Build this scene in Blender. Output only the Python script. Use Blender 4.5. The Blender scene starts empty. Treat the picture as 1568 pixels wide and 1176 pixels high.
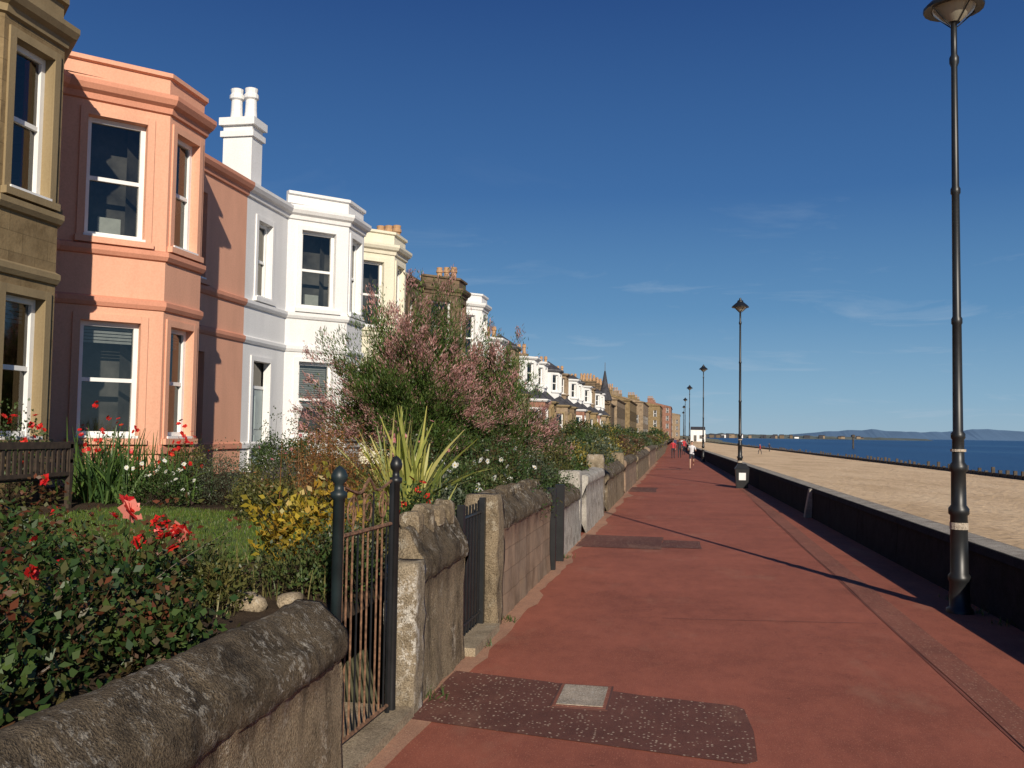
import bpy, math, random
import numpy as np
from mathutils import Vector, Matrix, noise
random.seed(7); RNG=np.random.default_rng(7)
S=bpy.context.scene
S.view_settings.view_transform='Standard'
try: S.view_settings.look='None'
except Exception: pass
S.view_settings.exposure=0
COL=S.collection
EYE=2.0
# ------------------------------------------------------------------ materials
def newmat(name):
    m=bpy.data.materials.new(name); m.use_nodes=True
    nt=m.node_tree; return m,nt,nt.nodes,nt.links,nt.nodes['Principled BSDF']
def ramp(ns,stops):
    r=ns.new('ShaderNodeValToRGB'); e=r.color_ramp.elements
    e[0].position=stops[0][0]; e[0].color=(*stops[0][1],1)
    e[1].position=stops[-1][0]; e[1].color=(*stops[-1][1],1)
    for p,c in stops[1:-1]:
        x=e.new(p); x.color=(*c,1)
    return r
def tex(ns,ls,scale,detail=5,rough=.6,coord='Object',sc=(1,1,1)):
    tc=ns.new('ShaderNodeTexCoord'); mp=ns.new('ShaderNodeMapping'); mp.inputs['Scale'].default_value=sc
    n=ns.new('ShaderNodeTexNoise'); n.inputs['Scale'].default_value=scale; n.inputs['Detail'].default_value=detail; n.inputs['Roughness'].default_value=rough
    ls.new(tc.outputs[coord],mp.inputs[0]); ls.new(mp.outputs[0],n.inputs['Vector']); return n
def mix(ns,ls,fac,a,b,mode='MIX'):
    m=ns.new('ShaderNodeMix'); m.data_type='RGBA'; m.blend_type=mode
    for sock,v in ((m.inputs[0],fac),(m.inputs[6],a),(m.inputs[7],b)):
        if hasattr(v,'links') or hasattr(v,'is_output'): ls.new(v,sock)
        elif isinstance(v,(int,float)): sock.default_value=v
        else: sock.default_value=(*v,1)
    return m.outputs[2]
def bump(ns,ls,b,h,strength,dist=.02):
    n=ns.new('ShaderNodeBump'); n.inputs['Strength'].default_value=strength; n.inputs['Distance'].default_value=dist
    ls.new(h,n.inputs['Height']); ls.new(n.outputs[0],b.inputs['Normal'])
def plain(name,c,rough=.6,metal=0,spec=None,var=.12,scale=6):
    m,nt,ns,ls,b=newmat(name)
    n=tex(ns,ls,scale)
    r=ramp(ns,[(.3,tuple(x*(1-var) for x in c)),(.7,tuple(min(1,x*(1+var)) for x in c))])
    ls.new(n.outputs[0],r.inputs[0]); ls.new(r.outputs[0],b.inputs['Base Color'])
    b.inputs['Roughness'].default_value=rough; b.inputs['Metallic'].default_value=metal
    if spec is not None: b.inputs['Specular IOR Level'].default_value=spec
    return m
def painted(name,c,dirt=.35):
    m,nt,ns,ls,b=newmat(name)
    n1=tex(ns,ls,1.2,6,.65,sc=(1.4,1.4,.35)); n2=tex(ns,ls,30,4)
    r=ramp(ns,[(.35,tuple(x*(1-dirt*.5) for x in c)),(.6,c)])
    ls.new(n1.outputs[0],r.inputs[0])
    r2=ramp(ns,[(.3,(.9,.88,.86)),(.6,(1,1,1))]); ls.new(n2.outputs[0],r2.inputs[0])
    ls.new(mix(ns,ls,1.0,r.outputs[0],r2.outputs[0],'MULTIPLY'),b.inputs['Base Color'])
    b.inputs['Roughness'].default_value=.75; b.inputs['Specular IOR Level'].default_value=.25
    bump(ns,ls,b,n2.outputs[0],.35,.008); return m
def stone(name,c,c2,bw=.55,bh=.3):
    m,nt,ns,ls,b=newmat(name)
    tc=ns.new('ShaderNodeTexCoord'); br=ns.new('ShaderNodeTexBrick')
    br.inputs['Scale'].default_value=1; br.inputs['Brick Width'].default_value=bw; br.inputs['Row Height'].default_value=bh
    br.inputs['Mortar Size'].default_value=.008; br.inputs['Mortar Smooth'].default_value=.3
    br.inputs['Color1'].default_value=(*c,1); br.inputs['Color2'].default_value=(*c2,1); br.inputs['Mortar'].default_value=(*(x*.65 for x in c),1)
    ls.new(tc.outputs['UV'],br.inputs['Vector'])
    n1=tex(ns,ls,2.0,8,.7); r=ramp(ns,[(.3,(.55,.52,.48)),(.55,(1,1,1)),(.75,(1.1,1.05,.95))]); ls.new(n1.outputs[0],r.inputs[0])
    ls.new(mix(ns,ls,1.0,br.outputs[0],r.outputs[0],'MULTIPLY'),b.inputs['Base Color'])
    b.inputs['Roughness'].default_value=.9; b.inputs['Specular IOR Level'].default_value=.2
    n2=tex(ns,ls,22,5); bump(ns,ls,b,n2.outputs[0],.4,.015); return m
def rough_wall(name,c,dark,lich,lscale=9,lth=.6,bs=.8,streak=False,bd=.02):
    m,nt,ns,ls,b=newmat(name)
    n1=tex(ns,ls,3.2,10,.78,sc=(1,1,.45) if streak else (1,1,1)); r=ramp(ns,[(.36,dark),(.5,c),(.66,tuple(x*1.35 for x in c))]); ls.new(n1.outputs[0],r.inputs[0])
    n2=tex(ns,ls,lscale,9,.82); r2=ramp(ns,[(lth,(0,0,0)),(lth+.035,(1,1,1))]); ls.new(n2.outputs[0],r2.inputs[0])
    # lichen only in some zones
    nz=tex(ns,ls,1.7,4,.6); rz=ramp(ns,[(.42,(.08,.08,.08)),(.58,(1,1,1))]); ls.new(nz.outputs[0],rz.inputs[0])
    fm=ns.new('ShaderNodeMath'); fm.operation='MULTIPLY'; ls.new(r2.outputs[0],fm.inputs[0]); ls.new(rz.outputs[0],fm.inputs[1])
    c1=mix(ns,ls,fm.outputs[0],r.outputs[0],lich)
    n3=tex(ns,ls,90,3,.6); r3=ramp(ns,[(.32,(.5,.48,.45)),(.62,(1.2,1.18,1.15))]); ls.new(n3.outputs[0],r3.inputs[0])
    ls.new(mix(ns,ls,1.0,c1,r3.outputs[0],'MULTIPLY'),b.inputs['Base Color'])
    b.inputs['Roughness'].default_value=.95; b.inputs['Specular IOR Level'].default_value=.15
    ad=ns.new('ShaderNodeMath'); ad.operation='ADD'; ls.new(n3.outputs[0],ad.inputs[0]); 
    n4=tex(ns,ls,14,8,.75); ls.new(n4.outputs[0],ad.inputs[1])
    bump(ns,ls,b,ad.outputs[0],bs,bd); return m
M={}
M['orange']=painted('orange_paint',(.78,.41,.275),.2)
M['orange_band']=painted('orange_band_paint',(.70,.315,.205),.2)
M['white']=painted('white_paint',(.82,.82,.81),.16)
M['cream']=painted('cream_paint',(.82,.77,.61),.2)
M['red']=stone('red_sandstone',(.33,.17,.12),(.27,.14,.10))
M['brown']=stone('brown_sandstone',(.29,.21,.11),(.23,.165,.088))
M['brown2']=stone('dark_sandstone',(.20,.145,.09),(.15,.11,.075))
M['tan']=stone('tan_sandstone',(.34,.255,.17),(.28,.21,.14))
M['browntrim']=painted('sandstone_trim',(.31,.235,.13),.4)
M['frame']=plain('white_window_frame',(.80,.80,.78),.45,var=.04)
M['slate']=stone('slate_roof',(.075,.075,.085),(.05,.05,.06),.3,.2)
M['lead']=plain('lead_flashing',(.12,.12,.13),.6)
M['pot']=plain('clay_chimney_pot',(.45,.27,.14),.8)
M['inside']=plain('dim_interior',(.10,.095,.09),.9,var=.7,scale=1.5)
M['curtain']=plain('curtain',(.5,.52,.5),.9)
M['blind']=plain('window_blind',(.33,.35,.36),.9)
M['redcurtain']=plain('red_curtain',(.35,.02,.03),.9)
M['door']=plain('grey_door_paint',(.30,.36,.36),.4)
M['blackpaint']=plain('black_iron_paint',(.012,.013,.014),.42,var=.3)
M['greeniron']=plain('dark_green_iron',(.013,.022,.024),.45,var=.4)
M['rust']=plain('rusted_iron',(.17,.09,.05),.85,var=.7,scale=30)
M['wood']=plain('weathered_bench_wood',(.045,.03,.02),.75,var=.4,scale=12)
M['groynewood']=plain('wet_timber',(.07,.055,.04),.85,var=.4,scale=3)
M['wallface']=rough_wall('garden_wall_render',(.27,.215,.145),(.10,.08,.055),(.48,.43,.34),7,.55,1.0,streak=True)
M['coping']=rough_wall('coping_stone',(.15,.118,.080),(.05,.04,.029),(.44,.41,.35),14,.525,1.0,bd=.03)
M['pier']=rough_wall('white_flaked_pier',(.30,.25,.18),(.17,.135,.09),(.62,.59,.53),8,.52,.9)
M['rubble']=stone('rubble_wall_stone',(.32,.225,.155),(.24,.18,.13),.42,.24)
M['whitewall']=rough_wall('weathered_limewash_wall',(.42,.40,.36),(.23,.21,.18),(.58,.56,.52),6,.55,.7)
M['seawall']=rough_wall('tarred_sea_wall',(.022,.022,.025),(.012,.012,.013),(.05,.05,.05),5,.62,.5)
M['seawalltop']=rough_wall('sea_wall_coping',(.38,.35,.30),(.24,.21,.18),(.5,.48,.44),8,.6,.5)
M['soil']=rough_wall('garden_soil_mat',(.075,.052,.034),(.035,.026,.018),(.16,.12,.08),12,.6,1.0)
M['manhole']=rough_wall('manhole_concrete',(.42,.36,.29),(.30,.26,.21),(.5,.46,.4),20,.55,.4)
M['path']=rough_wall('path_stone',(.34,.28,.20),(.21,.17,.12),(.43,.40,.34),9,.57,.5)
M['bluepaint']=plain('blue_fabric',(.03,.05,.12),.8)
def glassmat():
    m,nt,ns,ls,b=newmat('window_glass')
    out=[n for n in ns if n.type=='OUTPUT_MATERIAL'][0]
    t=ns.new('ShaderNodeBsdfTransparent'); t.inputs[0].default_value=(.7,.72,.7,1)
    g=ns.new('ShaderNodeBsdfGlossy'); g.inputs['Roughness'].default_value=.03; g.inputs[0].default_value=(1,.97,.92,1)
    f=ns.new('ShaderNodeFresnel'); f.inputs[0].default_value=1.75
    n=tex(ns,ls,1.3,2); bp=ns.new('ShaderNodeBump'); bp.inputs['Strength'].default_value=.10; ls.new(n.outputs[0],bp.inputs['Height']); ls.new(bp.outputs[0],g.inputs['Normal'])
    mx=ns.new('ShaderNodeMixShader'); ls.new(f.outputs[0],mx.inputs[0]); ls.new(t.outputs[0],mx.inputs[1]); ls.new(g.outputs[0],mx.inputs[2]); ls.new(mx.outputs[0],out.inputs[0])
    return m
M['glass']=glassmat()
def lampglass():
    m,nt,ns,ls,b=newmat('lamp_glass'); b.inputs['Base Color'].default_value=(.45,.42,.33,1); b.inputs['Roughness'].default_value=.2; b.inputs['Transmission Weight'].default_value=.3; return m
M['lampglass']=lampglass()
def tarmac(name,c,speck,dens,dusty=True):
    m,nt,ns,ls,b=newmat(name)
    n1=tex(ns,ls,.5,8,.7); r=ramp(ns,[(.32,tuple(x*.76 for x in c)),(.5,c),(.68,tuple(x*1.18 for x in c))]); ls.new(n1.outputs[0],r.inputs[0])
    nn=tex(ns,ls,5,9,.8,sc=(1,.5,1)); rr=ramp(ns,[(.3,(.78,.78,.8)),(.6,(1.06,1.06,1.04))]); ls.new(nn.outputs[0],rr.inputs[0])
    c0=mix(ns,ls,1.0,r.outputs[0],rr.outputs[0],'MULTIPLY')
    ns_=tex(ns,ls,.9,7,.7,sc=(1,.45,1)); rs=ramp(ns,[(.56,(0,0,0)),(.75,(.5,.5,.5))]); ls.new(ns_.outputs[0],rs.inputs[0])
    c0=mix(ns,ls,rs.outputs[0],c0,(.42,.235,.155))
    # dark drip stains and gum spots
    tc=ns.new('ShaderNodeTexCoord'); vg=ns.new('ShaderNodeTexVoronoi'); vg.inputs['Scale'].default_value=2.6; ls.new(tc.outputs['Object'],vg.inputs['Vector'])
    rg=ramp(ns,[(.035,(.62,.62,.62)),(.055,(1,1,1))]); ls.new(vg.outputs['Distance'],rg.inputs[0]); c0=mix(ns,ls,1.0,c0,rg.outputs[0],'MULTIPLY')
    v=ns.new('ShaderNodeTexVoronoi'); v.inputs['Scale'].default_value=dens; ls.new(tc.outputs['Object'],v.inputs['Vector'])
    r2=ramp(ns,[(.22,(1,1,1)),(.34,(0,0,0))]); ls.new(v.outputs['Distance'],r2.inputs[0])
    r3=ramp(ns,[(.55,(0,0,0)),(.6,(1,1,1))]); sx=ns.new('ShaderNodeSeparateColor'); ls.new(v.outputs['Color'],sx.inputs[0]); ls.new(sx.outputs[0],r3.inputs[0])
    mm=ns.new('ShaderNodeMath'); mm.operation='MULTIPLY'; ls.new(r2.outputs[0],mm.inputs[0]); ls.new(r3.outputs[0],mm.inputs[1])
    c1=mix(ns,ls,mm.outputs[0],c0,speck)
    n2=tex(ns,ls,130,3,.7); r4=ramp(ns,[(.3,(.62,.6,.6)),(.65,(1.2,1.18,1.15))]); ls.new(n2.outputs[0],r4.inputs[0])
    ls.new(mix(ns,ls,1.0,c1,r4.outputs[0],'MULTIPLY'),b.inputs['Base Color'])
    b.inputs['Roughness'].default_value=.85; b.inputs['Specular IOR Level'].default_value=.25
    bump(ns,ls,b,n2.outputs[0],.5,.006); return m
M['tarmac']=tarmac('red_tarmac',(.335,.108,.068),(.42,.17,.11),60)
M['patch']=tarmac('exposed_aggregate_patch',(.15,.062,.046),(.50,.38,.28),34)
M['strip']=tarmac('aggregate_channel',(.255,.098,.066),(.42,.26,.18),40)
def groundm():
    m,nt,ns,ls,b=newmat('ground_mat'); n=tex(ns,ls,.05,6); r=ramp(ns,[(.3,(.09,.10,.05)),(.7,(.2,.17,.11))]); ls.new(n.outputs[0],r.inputs[0]); ls.new(r.outputs[0],b.inputs['Base Color']); b.inputs['Roughness'].default_value=.95; return m
M['ground']=groundm()
def sandm():
    m,nt,ns,ls,b=newmat('sand'); n=tex(ns,ls,.3,9,.72,sc=(1,.35,1)); r=ramp(ns,[(.3,(.60,.42,.245)),(.5,(.78,.565,.345)),(.7,(.88,.67,.43))]); ls.new(n.outputs[0],r.inputs[0])
    tc=ns.new('ShaderNodeTexCoord'); sp=ns.new('ShaderNodeSeparateXYZ'); ls.new(tc.outputs['Object'],sp.inputs[0])
    mr=ns.new('ShaderNodeMapRange'); mr.inputs[1].default_value=-1.02; mr.inputs[2].default_value=-1.12; ls.new(sp.outputs[2],mr.inputs[0])
    v=ns.new('ShaderNodeTexVoronoi'); v.inputs['Scale'].default_value=2.6; v.feature='SMOOTH_F1'
    nd=tex(ns,ls,1.3,3,.6); vm=ns.new('ShaderNodeVectorMath'); vm.operation='ADD'; ls.new(tc.outputs['Object'],vm.inputs[0]); ls.new(nd.outputs['Color'],vm.inputs[1]); ls.new(vm.outputs[0],v.inputs['Vector'])
    n3=tex(ns,ls,3.0,8,.78)
    dk=ramp(ns,[(.08,(.78,.75,.72)),(.34,(1,1,1))]); ls.new(v.outputs['Distance'],dk.inputs[0])
    c0=mix(ns,ls,1.0,r.outputs[0],dk.outputs[0],'MULTIPLY')
    c=mix(ns,ls,mr.outputs[0],c0,(.24,.175,.11)); ls.new(c,b.inputs['Base Color'])
    b.inputs['Roughness'].default_value=.9; b.inputs['Specular IOR Level'].default_value=.1
    ad=ns.new('ShaderNodeMath'); ad.operation='ADD'; ls.new(v.outputs['Distance'],ad.inputs[0]); ls.new(n3.outputs[0],ad.inputs[1])
    bump(ns,ls,b,ad.outputs[0],.9,.12); return m
M['sand']=sandm()
def seam():
    m,nt,ns,ls,b=newmat('sea_water'); n=tex(ns,ls,.012,6,.6,sc=(1,.25,1)); r=ramp(ns,[(.35,(.006,.035,.11)),(.56,(.012,.06,.16)),(.68,(.06,.14,.22))]); ls.new(n.outputs[0],r.inputs[0]); ls.new(r.outputs[0],b.inputs['Base Color'])
    b.inputs['Roughness'].default_value=.35; b.inputs['Specular IOR Level'].default_value=.3
    n2=tex(ns,ls,.9,5,.6,sc=(1,.4,1)); bump(ns,ls,b,n2.outputs[0],.7,.3); return m
M['sea']=seam()
def leafm(name,trans=.3,rough=.42):
    m,nt,ns,ls,b=newmat(name); a=ns.new('ShaderNodeAttribute'); a.attribute_name='Col'
    ls.new(a.outputs['Color'],b.inputs['Base Color']); b.inputs['Roughness'].default_value=rough; b.inputs['Specular IOR Level'].default_value=.35
    out=[n for n in ns if n.type=='OUTPUT_MATERIAL'][0]; t=ns.new('ShaderNodeBsdfTranslucent')
    c=mix(ns,ls,1.0,a.outputs['Color'],(1.3,1.3,.6),'MULTIPLY'); ls.new(c,t.inputs[0])
    mx=ns.new('ShaderNodeMixShader'); mx.inputs[0].default_value=trans; ls.new(b.outputs[0],mx.inputs[1]); ls.new(t.outputs[0],mx.inputs[2]); ls.new(mx.outputs[0],out.inputs[0]); return m
M['leaf']=leafm('foliage_leaf')
M['hill']=plain('haze_tinted_hill',(.12,.20,.31),1,var=.1,scale=.001,spec=0)  # blue of distant air haze is painted into the hill colour
M['headland']=plain('headland_ground',(.13,.15,.14),1,var=.3,scale=.02,spec=0)
M['cloth_red']=plain('red_jacket',(.45,.03,.04),.8); M['cloth_dark']=plain('dark_trousers',(.02,.022,.03),.8); M['cloth_white']=plain('white_top',(.6,.6,.62),.8)
M['skin']=plain('skin',(.45,.26,.18),.6); M['hair']=plain('hair',(.04,.025,.015),.7)
# ------------------------------------------------------------------ mesh builder
class B:
    def __init__(s): s.v=[];s.f=[];s.m=[];s.uv=[];s.mats=[]
    def mi(s,m):
        m=M[m] if isinstance(m,str) else m
        if m not in s.mats: s.mats.append(m)
        return s.mats.index(m)
    def face(s,pts,mat,uv=None):
        i=len(s.v); s.v+= [tuple(p) for p in pts]; s.f.append(tuple(range(i,i+len(pts)))); s.m.append(s.mi(mat))
        if uv is None:
            p=[Vector(q) for q in pts]; n=(p[1]-p[0]).cross(p[2]-p[0])
            if abs(n.z)>max(abs(n.x),abs(n.y)): uv=[(q.x,q.y) for q in p]
            elif abs(n.x)>abs(n.y): uv=[(q.y,q.z) for q in p]
            else: uv=[(q.x,q.z) for q in p]
        s.uv+=list(uv)
    def hexa(s,P,mat):
        for a in ((0,3,2,1),(4,5,6,7),(0,1,5,4),(1,2,6,5),(2,3,7,6),(3,0,4,7)): s.face([P[k] for k in a],mat)
    def box(s,x0,x1,y0,y1,z0,z1,mat):
        s.hexa([(x0,y0,z0),(x1,y0,z0),(x1,y1,z0),(x0,y1,z0),(x0,y0,z1),(x1,y0,z1),(x1,y1,z1),(x0,y1,z1)],mat)
    def lbox(s,F,s0,s1,o0,o1,z0,z1,mat):
        A,d,n=F
        def q(a,o,z): return (A[0]+d[0]*a+n[0]*o,A[1]+d[1]*a+n[1]*o,z)
        s.hexa([q(s0,o1,z0),q(s1,o1,z0),q(s1,o0,z0),q(s0,o0,z0),q(s0,o1,z1),q(s1,o1,z1),q(s1,o0,z1),q(s0,o0,z1)],mat)
    def lquad(s,F,pts,mat):
        A,d,n=F; s.face([(A[0]+d[0]*a+n[0]*o,A[1]+d[1]*a+n[1]*o,z) for a,o,z in pts],mat,[(a+o,z) for a,o,z in pts])
    def lathe(s,cx,cy,prof,seg,mat):
        for (r0,z0),(r1,z1) in zip(prof,prof[1:]):
            for k in range(seg):
                a=2*math.pi*k/seg;b=2*math.pi*(k+1)/seg
                s.face([(cx+r0*math.cos(a),cy+r0*math.sin(a),z0),(cx+r0*math.cos(b),cy+r0*math.sin(b),z0),(cx+r1*math.cos(b),cy+r1*math.sin(b),z1),(cx+r1*math.cos(a),cy+r1*math.sin(a),z1)],mat)
    def rod(s,p,q,r,mat,seg=6,r2=None):
        p=Vector(p);q=Vector(q);d=(q-p).normalized();u=d.orthogonal().normalized();w=d.cross(u); r2=r if r2 is None else r2
        P=[p+(u*math.cos(t)+w*math.sin(t))*r for t in [2*math.pi*k/seg for k in range(seg)]]
        Q=[q+(u*math.cos(t)+w*math.sin(t))*r2 for t in [2*math.pi*k/seg for k in range(seg)]]
        for k in range(seg): s.face([P[k],P[(k+1)%seg],Q[(k+1)%seg],Q[k]],mat)
        s.face(P[::-1],mat); s.face(Q,mat)
    def sweep(s,pts,prof,mat):
        n=len(pts); N=[]
        for i in range(n):
            ns=[]
            if i>0: d=Vector(pts[i])-Vector(pts[i-1]); d.normalize(); ns.append(Vector((d.y,-d.x)))
            if i<n-1: d=Vector(pts[i+1])-Vector(pts[i]); d.normalize(); ns.append(Vector((d.y,-d.x)))
            if len(ns)==2:
                a=(ns[0]+ns[1]).normalized(); N.append(a/max(.3,a.dot(ns[0])))
            else: N.append(ns[0])
        def P(i,k): return (pts[i][0]+N[i].x*prof[k][0],pts[i][1]+N[i].y*prof[k][0],prof[k][1])
        L=0
        for i in range(n-1):
            l=(Vector(pts[i+1])-Vector(pts[i])).length
            for k in range(len(prof)-1):
                s.face([P(i,k),P(i+1,k),P(i+1,k+1),P(i,k+1)],mat,[(L,prof[k][1]),(L+l,prof[k][1]),(L+l,prof[k+1][1]),(L,prof[k+1][1])])
            L+=l
        s.face([P(0,k) for k in range(len(prof))],mat); s.face([P(n-1,k) for k in range(len(prof))][::-1],mat)
    def obj(s,name,parent=None,smooth=False):
        me=bpy.data.meshes.new(name); me.from_pydata(s.v,[],s.f)
        for m in s.mats: me.materials.append(m)
        me.polygons.foreach_set('material_index',s.m)
        u=me.uv_layers.new(name='UVMap'); u.data.foreach_set('uv',np.array(s.uv,dtype=np.float32).ravel())
        if smooth:
            me.polygons.foreach_set('use_smooth',[True]*len(s.f))
        me.update(); o=bpy.data.objects.new(name,me); COL.objects.link(o)
        if smooth:
            import bmesh; bm=bmesh.new(); bm.from_mesh(me); bmesh.ops.remove_doubles(bm,verts=bm.verts,dist=1e-4); bm.to_mesh(me); bm.free()
        if parent: o.parent=parent
        return o
def empty(name,loc=(0,0,0)):
    e=bpy.data.objects.new(name,None); COL.objects.link(e); e.empty_display_size=.2; return e
def frame(A,Bp):
    d=Vector(Bp)-Vector(A); L=d.length; d.normalize(); return (A,(d.x,d.y),(d.y,-d.x)),L
# ------------------------------------------------------------------ houses
def window(F,o,W,tr,surround,kind):
    s0,s1,z0,z1=o
    dpt=-.17
    for q in ([(s0,0,z0),(s0,dpt,z0),(s0,dpt,z1),(s0,0,z1)],[(s1,0,z0),(s1,0,z1),(s1,dpt,z1),(s1,dpt,z0)],[(s0,0,z1),(s0,dpt,z1),(s1,dpt,z1),(s1,0,z1)],[(s0,0,z0),(s1,0,z0),(s1,dpt,z0),(s0,dpt,z0)]):
        W.lquad(F,q,surround)
    if surround:
        w=.13
        tr.lbox(F,s0-w,s0-.002,-.002,.035,z0,z1+w,surround); tr.lbox(F,s1+.002,s1+w,-.002,.035,z0,z1+w,surround)
        tr.lbox(F,s0-.001,s1+.001,-.002,.033,z1+.002,z1+w-.002,surround)
        tr.lbox(F,s0-w-.03,s1+w+.03,-.002,.10,z0-.11,z0-.003,surround)
    if kind=='door':
        zt=z0+2.05
        W.lbox(F,s0,s1,dpt-.06,dpt-.01,z0,zt,'door')
        ww=s1-s0
        for a,b in ((.12,.46),(.54,.88)):
            for c,e in ((.1,.42),(.5,.93)):
                W.lbox(F,s0+a*ww,s0+b*ww,dpt-.012,dpt+.012,z0+c*2.0,z0+e*2.0,'door')
        W.lbox(F,s0+.03,s0+.06,dpt,dpt+.05,z0+.95,z0+1.05,'blackpaint')
        W.lbox(F,s0,s1,dpt-.06,dpt+.02,zt+.002,zt+.08,'frame'); z0=zt+.08
        W.lquad(F,[(s0,dpt-.03,z0),(s1,dpt-.03,z0),(s1,dpt-.03,z1),(s0,dpt-.03,z1)],'glass')
        W.lquad(F,[(s0,dpt-.3,z0),(s1,dpt-.3,z0),(s1,dpt-.3,z1),(s0,dpt-.3,z1)],'inside'); return
    fw=.085; zm=(z0+z1)/2
    W.lbox(F,s0,s0+fw,dpt-.06,dpt+.03,z0,z1,'frame'); W.lbox(F,s1-fw,s1,dpt-.06,dpt+.03,z0,z1,'frame')
    W.lbox(F,s0+fw,s1-fw,dpt-.058,dpt+.028,z1-fw,z1-.002,'frame'); W.lbox(F,s0+fw,s1-fw,dpt-.07,dpt+.02,z0+.002,z0+.12,'frame')
    W.lbox(F,s0+fw,s1-fw,dpt-.05,dpt+.012,zm-.035,zm+.035,'frame')
    W.lbox(F,s0-.02,s1+.02,dpt+.03,.06,z0-.0,z0+.045,'frame')
    a,b=s0+fw,s1-fw
    W.lquad(F,[(a,dpt-.02,zm),(b,dpt-.02,zm),(b,dpt-.02,z1-fw),(a,dpt-.02,z1-fw)],'glass')
    W.lquad(F,[(a,dpt-.045,z0+.1),(b,dpt-.045,z0+.1),(b,dpt-.045,zm),(a,dpt-.045,zm)],'glass')
    W.lquad(F,[(a-.3,dpt-.7,z0-.2),(b+.3,dpt-.7,z0-.2),(b+.3,dpt-.7,z1+.2),(a-.3,dpt-.7,z1+.2)],'inside')
    if kind in('blind','c'):
        zb=z1-(z1-z0)*(.62 if kind=='blind' else .18)
        nsl=int((z1-zb)/.06)
        for k in range(nsl): W.lbox(F,a,b,dpt-.13,dpt-.115,z1-.03-k*.06-.045,z1-.03-k*.06,'blind')
    if kind in('curtain','redcurtain','r'):
        mt='redcurtain' if kind=='redcurtain' else 'curtain'
        wd=.16
        for c0 in ((a,a+wd),(b-wd,b)):
            n=6
            for k in range(n):
                t0=c0[0]+(c0[1]-c0[0])*k/n;t1=c0[0]+(c0[1]-c0[0])*(k+1)/n; o0=dpt-.12-(k%2)*.04;o1=dpt-.12-((k+1)%2)*.04
                W.lquad(F,[(t0,o0,z0),(t1,o1,z0),(t1,o1,z1),(t0,o0,z1)],mt)
    if kind=='plantpot':
        W.lbox(F,a+.2,b-.25,dpt-.3,dpt-.2,z0+.1,z0+.45,'curtain')
def wallpanel(b,F,L,z0,z1,ops,mat):
    ss=sorted({0,L,*[o[0] for o in ops],*[o[1] for o in ops]}); zz=sorted({z0,z1,*[o[2] for o in ops],*[o[3] for o in ops]})
    for a,c in zip(ss,ss[1:]):
        for e,f in zip(zz,zz[1:]):
            ms=(a+c)/2;mz=(e+f)/2
            if any(o[0]<ms<o[1] and o[2]<mz<o[3] for o in ops): continue
            b.lquad(F,[(a,0,e),(c,0,e),(c,0,f),(a,0,f)],mat)
def chimney(b,x0,x1,y0,y1,z0,z1,mat,pots,potmat='pot'):
    b.box(x0,x1,y0,y1,z0,z1,mat); b.box(x0-.06,x1+.06,y0-.06,y1+.06,z1-.45,z1-.3,mat); b.box(x0-.09,x1+.09,y0-.09,y1+.09,z1-.15,z1+.05,mat)
    for k in range(pots):
        cx=x0+(x1-x0)*(k+.5)/pots; cy=(y0+y1)/2
        b.lathe(cx,cy,[(.17,z1+.05),(.15,z1+.3),(.14,z1+.6),(.19,z1+.64),(.19,z1+.74),(.15,z1+.78),(.17,z1+.9),(.12,z1+.92),(.0,z1+.85)],12,potmat)
XW=-10.8; XF=-9.5
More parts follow.
